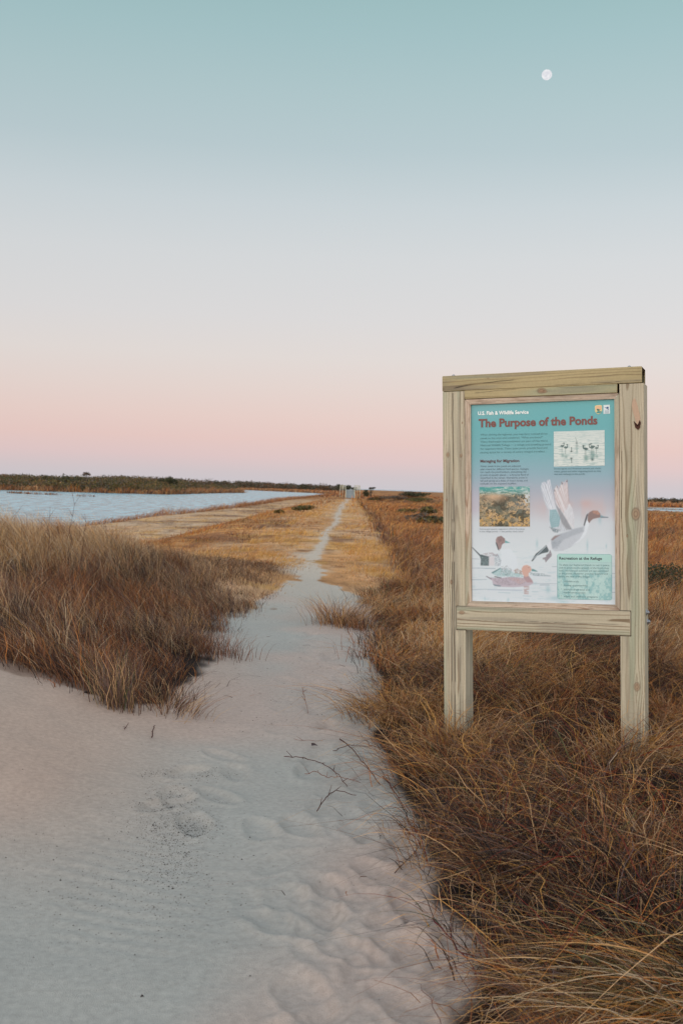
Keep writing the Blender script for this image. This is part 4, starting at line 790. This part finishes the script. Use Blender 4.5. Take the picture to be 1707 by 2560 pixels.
# inset picture: waders in the water
cor = px_rect([Az(855, 316), Az(1366, 304), Az(1370, 660), Az(860, 668)], YI); c2 = Canvas(cor, 190, 130, YI)
n_ = fbm(c2.px * .1, c2.py * .8, 3); c2.C = lerp(L(214, 222, 220), L(176, 196, 196), ss(.4, .75, n_))
c2.C = lerp(c2.C, L(200, 212, 212), .5 * ss(1120, 1080, c2.py))
def bird(X, Y, s_, neck=1):
    k = L(70, 98, 98); c2.poly([Az(X - 20 * s_, Y), Az(X - 5 * s_, Y - 14 * s_), Az(X + 18 * s_, Y - 10 * s_), Az(X + 24 * s_, Y), Az(X + 5 * s_, Y + 10 * s_)], k, .9, .5)
    c2.line(Az(X + 18 * s_ * neck, Y - 6 * s_), Az(X + 22 * s_ * neck, Y - 34 * s_), 1.2, k, .9); c2.line(Az(X + 20 * s_ * neck, Y - 34 * s_), Az(X + 8 * s_ * neck, Y - 30 * s_), 1.1, k, .8); c2.line(Az(X, Y + 8 * s_), Az(X, Y + 60 * s_), .7, k, .5)
    c2.blob(*Az(X + 6, Y + 90 * s_), 4 * s_, 5 * s_, L(110, 150, 148), .7)
for a in ((940, 465, 1, 1), (975, 480, 1, 1), (1170, 490, 1, -1), (1180, 495, 1.1, -1), (1235, 480, 1.1, -1), (1250, 470, 1, -1), (1285, 485, .9, 1)): bird(*a)
c2.line(Az(1036, 475), Az(1036, 515), 1.2, L(60, 90, 90), .8); c2.blob(*Az(1034, 518), 3, 1.6, L(40, 70, 70), .95); c2.blob(*Az(1034, 588), 3.2, 2.4, L(40, 70, 70), .9); c2.line(Az(1034, 590), Az(1038, 632), 1.4, L(80, 110, 110), .7)
c2.blob(*Az(1088, 432), 2.6, 4, L(80, 104, 104), .8); c2.line(Az(1088, 420), Az(1076, 378), 1, L(150, 170, 168), .8); c2.blob(*Az(1090, 500), 2.2, 9, L(130, 162, 160), .7); c2.blob(*Az(1090, 462), 4, 1.5, L(90, 120, 120), .6)
c2.blob(*Az(1245, 540), 7, 9, L(100, 140, 138), .6); c2.blob(*Az(1245, 597), 3.4, 3.4, L(60, 90, 92), .9); c2.blob(*Az(1185, 570), 6, 5, L(120, 156, 154), .6)
c2.build('waders_picture', print_m, panel)
# inset picture: water plants
cor = px_rect([Bz(110, 67), Bz(615, 67), Bz(619, 468), Bz(113, 468)], YI); c3 = Canvas(cor, 190, 140, YI)
X, Y = c3.px, c3.py; w1 = fbm(X * .05, Y * .06, 3); w2 = .5 * fbm(X * .16 + 3 * w1, Y * .2 + 2 * w1, 3) + .5 * fbm(X * .5 + 2, Y * .6, 3); vv = (Y - 1217) / 100
c3.C = lerp(L(192, 166, 132), L(84, 74, 56), ss(.35, .62, w2)); c3.C = lerp(c3.C, L(202, 164, 100), ss(.4, .95, vv) * ss(.42, .6, fbm(X * .2 + 9, Y * .25, 4)) * .9); c3.C = lerp(c3.C, L(50, 56, 48), ss(.5, .62, w1 + .5 * (w2 - .5)) * .85); c3.C = lerp(c3.C, L(120, 126, 112), ss(.5, .66, fbm(X * .09 + 30, Y * .1, 2)) * .45)
c3.C = lerp(c3.C, L(214, 178, 146), .8 * np.exp(-((vv - .22) / .12) ** 2) * np.exp(-((X - 1235) / 26) ** 2)); c3.C = lerp(c3.C, L(70, 158, 158), ss(.26, .06, vv) * .9); c3.C = lerp(c3.C, L(196, 214, 210), ss(.30, .06, vv) * ss(.52, .64, fbm(X * .12 + Y * .3, Y * .9, 3)) * .8)
c3.C = lerp(c3.C, L(206, 216, 222), .85 * np.exp(-((X - 1318) / 14) ** 2 - ((Y - 1245) / 22) ** 2) * ss(.4, .55, fbm(X * .3, Y * .3, 3)))
c3.C = lerp(c3.C, L(120, 140, 144), .5 * np.exp(-((X - 1290) / 16) ** 2 - ((Y - 1262) / 18) ** 2) * ss(.45, .6, w2))
c3.build('plants_picture', print_m, panel)
# recreation box with rounded corners
def rounded(cor, r, n=6):
    xa, xb, za, zb = cor; P = []
    for cx_, cz_, a0 in ((xb - r, zb - r, 0), (xa + r, zb - r, 90), (xa + r, za + r, 180), (xb - r, za + r, 270)):
        for k in range(n + 1): a = math.radians(a0 + 90 * k / n); P.append((cx_ + r * math.cos(a), cz_ + r * math.sin(a)))
    return P
def flat_on(name, P, yl, mat, parent, colr, thick=.001):
    V = [SL((x, yl, z)) for x, z in P] + [SL((x, yl + thick, z)) for x, z in P]; n = len(P); me = bpy.data.meshes.new(name)
    me.from_pydata([tuple(v) for v in V], [], [tuple(range(n))[::1]] + [tuple(range(2 * n - 1, n - 1, -1))] + [(i, i + n, (i + 1) % n + n, (i + 1) % n) for i in range(n)])
    a = me.color_attributes.new('Col', 'FLOAT_COLOR', 'POINT'); a.data.foreach_set('color', np.tile(np.array([*colr, 1], np.float32), len(V))); me.materials.append(mat)
    o = bpy.data.objects.new(name, me); col.objects.link(o); o.parent = parent; return o
corI = px_rect([Bz(890, 742), Bz(1441, 745), Bz(1443, 1208), Bz(892, 1198)], YI)
flat_on('information_box', rounded(corI, .014), .0212, print_m, panel, L(118, 168, 172), .0007)
ins = .0022; c4 = Canvas((corI[0] + ins, corI[1] - ins, corI[2] + ins, corI[3] - ins), 150, 130, .0204)
n_ = fbm(c4.px * .12, c4.py * .1, 4); vb = (c4.py - 1385) / 115; c4.C = lerp(L(178, 210, 210), L(144, 188, 192), ss(.4, .62, n_) * ss(.1, .5, vb)); c4.C = lerp(c4.C, L(196, 222, 220), .5 * ss(.55, .7, fbm(c4.px * .3, c4.py * .25, 3)) * ss(.3, .6, vb)); c4.C = lerp(c4.C, L(172, 212, 208), (c4.py < Bz(0, 822)[1]) * 1.0)
c4.build('information_box_face', print_m, panel)
def rect_on(name, a, b_, yl, colr, th=.0006, parent=None):
    xa, za = on_sign(*a, yl); xb, zb = on_sign(*b_, yl); x0_, x1_ = sorted((xa, xb)); z0_, z1_ = sorted((za, zb)); return flat_on(name, [(x0_, z0_), (x1_, z0_), (x1_, z1_), (x0_, z1_)][::1], yl, print_m, parent or panel, colr, th)
rect_on('divider_line', Bz(893, 823), Bz(1440, 829), .0200, L(116, 164, 170))
# lettering
tmats = {}
def tmat(c):
    if c not in tmats:
        m, t, b_ = new_mat('ink'); b_.inputs['Base Color'].default_value = (*s2l(c), 1); b_.inputs['Roughness'].default_value = .5; tmats[c] = m
    return tmats[c]
def text_block(name, lines, colr, bold, conv, cap, yl=.0195, parent=None):
    """lines: (string, left x, baseline y, right x, right baseline y) in an enlargement's coordinates; cap: capital height there"""
    V = []; Fc = []; nb = 0
    for s_, X0, Y0, X1, Y1 in lines:
        cu = bpy.data.curves.new('t', 'FONT'); cu.body = s_; cu.size = 1; cu.resolution_u = 3; cu.offset = bold; cu.fill_mode = 'FRONT'
        ob = bpy.data.objects.new('t', cu); col.objects.link(ob); dg = bpy.context.evaluated_depsgraph_get(); me = bpy.data.meshes.new_from_object(ob.evaluated_get(dg))
        co = np.array([v_.co[:] for v_ in me.vertices]); (xa, za), (xb, zb) = on_sign(*conv(X0, Y0), yl), on_sign(*conv(X1, Y1), yl)
        wx = co[:, 0].max() - co[:, 0].min(); x = (co[:, 0] - co[:, 0].min()) / wx; hz = abs(on_sign(*conv(X0, Y0 - cap), yl)[1] - za) / .729
        P = np.stack([xa + (xb - xa) * x, np.full_like(x, yl), za + (zb - za) * x + co[:, 1] * hz], 1); V.append(SL(P)); Fc += [tuple(i + nb for i in p.vertices) for p in me.polygons]; nb += len(P)
        bpy.data.objects.remove(ob); bpy.data.curves.remove(cu); bpy.data.meshes.remove(me)
    me = bpy.data.meshes.new(name); me.from_pydata([tuple(v_) for v_ in np.concatenate(V)], [], Fc); me.materials.append(tmat(colr)); o = bpy.data.objects.new(name, me); col.objects.link(o); o.parent = parent or panel; return o
text_block('agency_lettering', [('U.S. Fish & Wildlife Service', 97, 151, 605, 137)], (236, 242, 242), .034, Az, 36)
text_block('title_lettering', [('The Purpose of the Ponds', 103, 272, 1296, 242)], (120, 66, 62), .034, Az, 82)
body_l = ['When driving the highway, you may have noticed three', 'ponds to the west and wondered, “What are these?”', 'These freshwater impoundments are part of Pea Island', 'National Wildlife Refuge — a refuge and breeding ground', 'for migratory birds. These quiet pools provide food and', 'resting space for a variety of weary winged travelers.']
rx_ = [792, 748, 793, 828, 793, 770]
text_block('introduction_lettering', [(s_, 121, 357 + i * 35.5, rx_[i], 346 + i * 35.5) for i, s_ in enumerate(body_l)], (82, 132, 138), .0, Az, 19)
text_block('section_heading', [('Managing for Migration', 120, 627, 511, 622)], (92, 62, 68), .022, Az, 29)
sec = ['Water levels in the ponds are adjusted', 'year-round for different bird species. Sunlight', 'can reach the pond bottom, stimulating the', 'growth of aquatic plants — a favorite food of', 'waterfowl in the winter. Shorebirds arrive in', 'fall and spring to a feast of insect larvae and', 'mollusks on the exposed mudflats.']; rx_ = [524, 604, 583, 606, 590, 594, 484]
text_block('section_lettering', [(s_, 119, 673 + i * 29.3, rx_[i], 670 + i * 29.3) for i, s_ in enumerate(sec)], (92, 112, 126), .0, Az, 17)
text_block('waders_caption', [('Snowy egrets and American avocets join ducks,', 861, 697, 1335, 692), ('swans, geese and other migrating birds as they', 861, 725, 1333, 720), ('rest and recharge at the ponds.', 861, 752, 1172, 749)], (72, 112, 124), .004, Az, 16)
text_block('plants_caption', [('Submerged aquatic vegetation (SAV) flourishes', 112, 499, 565, 499), ('in the refuge ponds — the perfect duck salad!', 112, 524, 552, 524)], (132, 142, 150), .0, Bz, 15)
text_block('box_heading', [('Recreation at the Refuge', 912, 799, 1342, 803)], (52, 62, 72), .022, Bz, 29, .0196)
bx = ['To allow our feathered friends to rest in peace,', 'and to promote the growth of the foods they', 'love, recreational activities are not permitted', 'in the ponds. However, you may explore and', 'enjoy the rest of the refuge!']; rx_ = [1419, 1412, 1405, 1400, 1220]
text_block('box_lettering', [(s_, 911, 860 + i * 29, rx_[i], 864 + i * 29) for i, s_ in enumerate(bx)] + [('•', 928, 1023, 936, 1023), ('Wildlife trails', 958, 1027, 1108, 1028), ('•', 928, 1062, 936, 1062), ('Fishing opportunities', 958, 1066, 1197, 1069), ('•', 928, 1103, 936, 1103), ('Shallow-draft boat and', 958, 1108, 1218, 1112), ('kayak/canoe access', 958, 1137, 1175, 1141), ('•', 928, 1172, 936, 1172), ('Adult and children’s programs', 958, 1178, 1298, 1183)], (78, 112, 118), .0, Bz, 17, .0196)
# emblems: shield with a flying duck and a fish, and a plate with a goose
def pz(P, yl): return [on_sign(*Az(*p), yl) for p in P]
sh = flat_on('shield_emblem', pz([(1270, 60), (1290, 52), (1322, 50), (1341, 56), (1342, 110), (1330, 130), (1306, 143), (1284, 132), (1271, 112)][::-1], .0205), .0205, print_m, panel, L(226, 206, 150), .0008)
flat_on('shield_sky', pz([(1276, 66), (1306, 60), (1336, 62), (1336, 96), (1276, 98)][::-1], .0200), .0200, print_m, sh, L(226, 182, 146), .0004)
flat_on('shield_fish', pz([(1282, 122), (1300, 112), (1330, 112), (1336, 104), (1334, 124), (1312, 134), (1290, 130)][::-1], .0198), .0198, print_m, sh, L(60, 140, 140), .0004)
flat_on('shield_duck', pz([(1288, 98), (1300, 84), (1306, 92), (1316, 96), (1326, 94), (1318, 106), (1304, 110), (1290, 104)][::-1], .0195), .0195, print_m, sh, L(58, 108, 96), .0004)
pl = flat_on('goose_emblem', pz([(1356, 50), (1420, 47), (1422, 137), (1357, 140)][::-1], .0205), .0205, print_m, panel, L(214, 226, 230), .0008)
flat_on('goose_figure', pz([(1364, 76), (1386, 74), (1392, 68), (1412, 70), (1410, 76), (1404, 78), (1410, 96), (1400, 98), (1396, 84), (1390, 92), (1384, 90), (1390, 80), (1372, 80)][::-1], .0200), .0200, print_m, pl, L(44, 78, 132), .0004)
for k in range(4): rect_on('emblem_line', Az(1368, 106 + k * 8), Az(1412, 109 + k * 8), .0200, L(150, 170, 184), .0004, pl)

# ------------------------------------------------------------------ individual clumps, twigs and leaves near the path
def solo_grass(name, label, cat, px, py, build, group=None):
    g0 = at_ground(px, py); Gs = Grass(); build(Gs, g0); o = Gs.build(name, label, cat, None, None, group)
    me = o.data; off = Vector(tuple(g0)); me.transform(Matrix.Translation(-off)); o.location = off; return o
def bt(n_, spread, h, splay, wind, waz, droop, w, K, cols, wts, p=1.5):
    def f(G_, g0): clumps(G_, np.array([[g0[0], g0[1]]]), n_, spread, h, 0, splay, wind, waz, droop, w, K, lambda xy, i, n: pal(n, cols, wts), p=p)
    return f
solo_grass('grass_tuft', 'round orange tipped grass tuft alone in the sand right of the path centre', 'grass tuft', 848, 1560, bt(520, .15, .42, .8, .1, 2.8, .3, .004, 5, [cRust, cGold, cTan, cBrown, cDark], [2, 1.5, 2, 2, 1]))
solo_grass('grass_tuft', 'small brown tuft joining the lone round tuft to the right hand grass', 'grass tuft', 915, 1572, bt(360, .16, .30, .9, .1, 2.8, .35, .004, 4, [cRust, cBrown, cTan, cDark], [2, 2, 1.5, 1]))
solo_grass('grass_tuft', 'tall narrow tuft hanging lowest at the sandy front of the left dune', 'grass tuft', 290, 1766, bt(260, .07, .42, .35, .1, 1.4, .15, .0038, 5, [cBrown, cTan, cGreen, cMauve], [3, 2, .6, 2]))
solo_grass('grass_tuft', 'short spreading tuft on sand at the right toe of the left dune', 'grass tuft', 425, 1776, bt(260, .12, .22, .9, .1, 1.4, .3, .0035, 4, [cBrown, cTan, cRust], [3, 2, 1]))
solo_grass('grass_tuft', 'thin rusty tuft beside the path at the lower end of the left dune', 'grass tuft', 545, 1640, bt(260, .12, .30, .5, .1, 2.4, .2, .0035, 4, [cRust, cBrown, cMauve], [2, 2, 1]))
solo_grass('grass_tuft', 'tan grass clump drooping over the foot of the right sign post', 'grass tuft', 1572, 1945, bt(420, .12, .62, .55, .25, 3.4, .5, .0036, 7, [cGold, cTan, cPale, cRust], [3, 3, 1, 1]))
solo_grass('grass_tuft', 'golden grass clump arching over the foot of the left sign post', 'grass tuft', 1125, 1890, bt(420, .12, .50, .7, .2, 3.0, .6, .0036, 7, [cGold, cTan, cRust, cBrown], [2.5, 3, 2, 1]))
solo_grass('grass_tuft', 'golden arching tuft at the sand edge left of the sign', 'grass tuft', 985, 1800, bt(480, .14, .44, .7, .25, 3.3, .6, .0036, 7, [cGold, cTan, cRust, cBrown], [2.5, 3, 2, 1.5]))
# big green and orange tussock at the lower right corner
def tuss(G_, g0):
    n = 640; R = rng; off = R.normal(0, .14, (n, 2)); xy = g0[None, :2] + off; az = math.pi + R.normal(.05, .62, n) + .35 * off[:, 1] / .13 * -.3
    root = np.concatenate([xy, (zt(xy[:, 0], xy[:, 1]) - .06)[:, None]], 1); h = .48 * (.45 + .7 * R.random(n)); c = pal(n, [cGreen * .9, cGold, cTan, L(210, 130, 56), cPale, cDark], [3, 2.6, 2.2, 1.6, 2, 1.6]); tip = c * .75 + pal(n, [cGold, cOrange, cTan], [3, 1.5, 2]) * .22
    G_.add(root, az, h, .9 + .8 * R.random(n), .45 + .4 * R.random(n), .0056 * (.6 + .8 * R.random(n)), 9, c, tip, p=1.35, wig=.012)
solo_grass('tussock', 'large tussock of long green and orange blades sweeping left in the lower right corner', 'tussock', 1880, 2575, tuss)
def tuss2(G_, g0):
    n = 520; R = rng; off = R.normal(0, .16, (n, 2)); xy = g0[None, :2] + off; az = math.pi * .95 + R.normal(0, .95, n)
    root = np.concatenate([xy, (zt(xy[:, 0], xy[:, 1]) - .01)[:, None]], 1); h = .30 * (.6 + .6 * R.random(n)); c = pal(n, [cTan, cRust, cGold, cMauve, cBrown], [2, 2, 1.2, 2, 3]); G_.add(root, az, h, 1.0 + .8 * R.random(n), .6 + .35 * R.random(n), .0034 * (.6 + .8 * R.random(n)), 8, c, c * 1.1, p=1.3, wig=.02)
solo_grass('tussock', 'flattened straw coloured tussock spilling toward the sand at the bottom edge', 'tussock', 1480, 2520, tuss2)
solo_grass('tussock', 'matted grey brown tussock overhanging the sand halfway down the right side', 'tussock', 1330, 2210, tuss2)
solo_grass('straw_bundle', 'pale bleached bundle of straw fanning up at the right edge above the tussock', 'straw bundle', 1640, 2150, bt(46, .04, .34, .5, .45, .5, .3, .004, 5, [cTan, cRust, cPale], [3, 1, 1]))
twig_m = attr_mat('twig_bark', .85, .2, 60, .25)
def twig(name, pts, r0, r1, label, colr, lift=.012, side=()):
    P = []
    for i, (px, py) in enumerate(pts):
        g0 = at_ground(px, py); P.append(g0 + np.array((0, 0, lift * (1 + (1.5 if 0 < i < len(pts) - 1 else 0)))))
    P = np.array(P); o0 = P[0].copy(); k = len(P); tt = np.linspace(0, k - 1, (k - 1) * 5 + 1); Q = np.stack([np.interp(tt, np.arange(k), P[:, j]) for j in range(3)], 1); Q[1:-1] += rng.normal(0, .0022, (len(Q) - 2, 3))
    m = MB(); m.tube(Q - o0, np.linspace(r0, r1, len(Q)) * .78, 6, colr)
    for j in range(2, len(Q) - 2, 4):
        d = rng.normal(0, 1, 3) * .02; d[2] = abs(d[2]); m.tube([Q[j] - o0, Q[j] - o0 + d], [r1 * .9, r1 * .4], 4, colr)
    o = m.build(name, twig_m, None, True); o.location = o0; tag(o, label, 'twig', 'twigs lying on the sand'); return o
tw = L(84, 56, 50); tw2 = L(120, 78, 62)
for p_, r0, r1, lab, c_ in [([(710, 1896), (760, 1908), (805, 1922), (840, 1945), (868, 1972)], .0032, .0024, 'long dark curved twig lying at the middle of the sandy path', tw),
    ([(762, 1940), (790, 1942), (815, 1956), (850, 1955), (900, 1962)], .0024, .0018, 'thin twig just below the long curved twig', tw2),
    ([(849, 1852), (880, 1885), (910, 1922), (948, 1965)], .0042, .0030, 'thick dark branch leaning at the right edge of the path', tw),
    ([(792, 2034), (815, 2006), (840, 1990), (890, 1994)], .0036, .0022, 'bent dark twig with its tip pointing down on the sand', tw),
    ([(958, 1947), (975, 1978), (995, 2010), (1018, 2036)], .0042, .0030, 'straight reddish stick at the corner where grass meets sand', L(96, 52, 44)),
    ([(832, 1882), (870, 1876), (930, 1878), (970, 1882)], .0026, .0020, 'straight twig running into the grass behind the dark branch', tw),
    ([(756, 1722), (762, 1755), (770, 1788)], .0034, .0020, 'small upright looking forked stick alone on the pale sand', tw2),
    ([(986, 2190), (1045, 2124)], .0030, .0022, 'short red brown stem poking from the grass edge low on the right', tw),
    ([(1082, 2306), (1118, 2358), (1150, 2405), (1172, 2428), (1196, 2462)], .0036, .0026, 'red twig with side shoots hanging from the grass near the bottom edge', L(100, 40, 44)),
    ([(312, 1828), (322, 1812)], .0028, .0020, 'short dark splinter on smooth sand below the left dune', tw),
    ([(380, 1848), (384, 1830), (388, 1818)], .0050, .0022, 'small dark curled leaf stalk right of the splinter', tw),
    ([(735, 1852), (790, 1858)], .0016, .0014, 'fine brown straw lying across the path centre', tw2)]:
    twig('twig', p_, r0, r1, lab, c_)
for px, Y, h, lab in [(172, 11.6, 1.02, 'tallest thin bare stalk standing up against the pond above the left dune'), (121, 11.2, .86, 'shorter forked bare stalk left of the tallest one on the dune'), (205, 11.9, .80, 'faint bare stalk right of the tallest one on the dune')]:
    p0 = pix_at_dist(px, 1300, Y); z = float(zt(p0[0], Y)); m = MB(); pts_ = [np.array((0, 0, -.05))]
    for k in range(1, 9): pts_.append(np.array((rng.normal(.004 * k, .012), rng.normal(0, .01), h * k / 8)))
    m.tube(pts_, np.linspace(.0034, .0014, 9), 5, tw)
    for k in (4, 5, 6, 7):
        q_ = pts_[k]; d_ = np.array((rng.choice((-1, 1)) * .06, 0, .09)); m.tube([q_, q_ + d_ * .6 + (0, 0, .01), q_ + d_], [.0018, .0014, .001], 4, tw)
    o = m.build('dry_stalk', twig_m); o.location = (p0[0], Y, z); tag(o, lab, 'dry stalk', 'bare stalks on the left dune')
# folded dead leaf
g0 = at_ground(786, 1867); m = MB(); m.add([(-.018, 0, .0), (.0, -.008, .004), (.022, .0, .001), (.0, .012, .013), (-.02, .004, .016)], T=[(0, 1, 3), (1, 2, 3), (0, 3, 4), (3, 1, 0)], C=L(70, 60, 62)); o = m.build('dead_leaf', twig_m); o.location = tuple(g0 + np.array((0, 0, .006))); tag(o, 'small folded grey dead leaf lying alone on the path', 'leaf')
m = MB(); g0 = at_ground(222, 1736); m.tube([(-.03, 0, .01), (0, .0, .018), (.03, -.01, .006)], [.006, .012, .004], 7, L(44, 36, 34)); o = m.build('dead_leaf', twig_m); o.location = tuple(g0); tag(o, 'blackened scrap of bark at the grass edge of the left dune', 'bark scrap')

# dark grit on the sand
cl = [(410, 1995, 40, 22, 160), (430, 2120, 48, 60, 900), (490, 2062, 36, 18, 420), (500, 1938, 26, 8, 120), (445, 1975, 20, 8, 90), (405, 1935, 28, 8, 110), (545, 1938, 22, 8, 50), (440, 2005, 26, 10, 120), (540, 1995, 18, 8, 40), (380, 2040, 60, 30, 260), (350, 2220, 120, 60, 520), (200, 2200, 180, 120, 420), (800, 2100, 300, 200, 240), (620, 1760, 120, 90, 160), (780, 1650, 90, 120, 140)]
V = []; T = []
for cx_, cy_, sx_, sy_, n in cl:
    n = int(n * 1.3)
    px = rng.normal(cx_, sx_, n); py = rng.normal(cy_, sy_, n)
    for a, b2 in zip(px, py):
        d = ray(a, b2)
        if d[2] > -.1: continue
        t0 = -CAMZ / d[2]; p0 = np.array([0, 0, CAMZ]) + d * t0; V.append(p0)
V = np.array(V); d0 = V / np.linalg.norm(V, axis=1)[:, None]
zz = zt(V[:, 0], V[:, 1], True); V[:, :2] *= ((CAMZ - zz) / CAMZ)[:, None]; zz = zt(V[:, 0], V[:, 1], True) + .72 * foot_disp(V[:, 0], V[:, 1]); k = sand_sd(V[:, 0], V[:, 1]) > 0; V = V[k]; zz = zz[k]; V[:, 2] = zz
n = len(V); s_ = (.0010 + .00022 * V[:, 1]) * np.exp(rng.normal(0, .4, n)) * .8; base = np.array([(1, 0, 0), (-.5, .87, 0), (-.5, -.87, 0), (0, 0, .9)]); A = rng.random(n) * 6.28
R2 = np.stack([np.stack([np.cos(A), -np.sin(A)], 1), np.stack([np.sin(A), np.cos(A)], 1)], 1); bb = np.einsum('nij,kj->nki', R2, base[:, :2]); PP = np.concatenate([bb, np.broadcast_to(base[:, 2:], (n, 4, 1))], 2) * s_[:, None, None] + V[:, None] + [0, 0, .0005]
ti = np.array([(0, 1, 3), (1, 2, 3), (2, 0, 3)])[None] + (np.arange(n) * 4)[:, None, None]
o = mesh_obj('sand_grit', PP.reshape(-1, 3), None, ti.reshape(-1, 3), twig_m, np.repeat(pal(n, [L(60, 52, 50), L(90, 76, 68)], [2, 1]), 4, 0)); tag(o, 'dark grit and shell specks gathered in the sand hollows', 'grit', None, 'stuff')

# ------------------------------------------------------------------ moon
DM = 9000.0; dm = ray(1366, 187); mr_ = DM * (11.6 / F); bm = bpy.data.meshes.new('moon'); import bmesh
bb = bmesh.new(); bmesh.ops.create_uvsphere(bb, u_segments=48, v_segments=24, radius=mr_); bb.to_mesh(bm); bb.free()
for p in bm.polygons: p.use_smooth = True
moon_mesh = bm; mo = bpy.data.objects.new('moon', bm); col.objects.link(mo); mo.location = tuple(np.array([0, 0, CAMZ]) + dm * DM); tag(mo, 'pale white gibbous moon hanging in the blue sky above the sign', 'moon')
mm, t_, b_ = new_mat('moonlight'); moon_mesh.materials.append(mm); t_.nodes.remove(b_); em = t_.nodes.new('ShaderNodeEmission'); mn = t_.nodes.new('ShaderNodeTexNoise'); mn.inputs['Scale'].default_value = 3.2; mtc = t_.nodes.new('ShaderNodeTexCoord'); t_.links.new(mtc.outputs['Generated'], mn.inputs['Vector']); mrp = ramp(t_, [(.35, (.70, .71, .76)), (.6, (.86, .86, .88))], 'LINEAR'); t_.links.new(mn.outputs[0], mrp.inputs[0]); t_.links.new(mrp.outputs[0], em.inputs[0]); tr = t_.nodes.new('ShaderNodeBsdfTransparent'); mx = t_.nodes.new('ShaderNodeMixShader')
gn = t_.nodes.new('ShaderNodeNewGeometry'); dt = t_.nodes.new('ShaderNodeVectorMath'); dt.operation = 'DOT_PRODUCT'
right = CR @ np.array([1, 0, 0]); upv = CR @ np.array([0, 1, 0]); lit = -dm * .56 + .83 * (-.96 * right + .28 * upv) ; lit = lit / np.linalg.norm(lit)
dt.inputs[1].default_value = tuple(lit); t_.links.new(gn.outputs['Normal'], dt.inputs[0]); mrn = t_.nodes.new('ShaderNodeMapRange'); mrn.inputs[1].default_value = .0; mrn.inputs[2].default_value = .05
t_.links.new(dt.outputs['Value'], mrn.inputs[0]); t_.links.new(mrn.outputs[0], mx.inputs[0]); t_.links.new(tr.outputs[0], mx.inputs[1]); t_.links.new(em.outputs[0], mx.inputs[2]); t_.links.new(mx.outputs[0], t_.nodes['Material Output'].inputs[0])
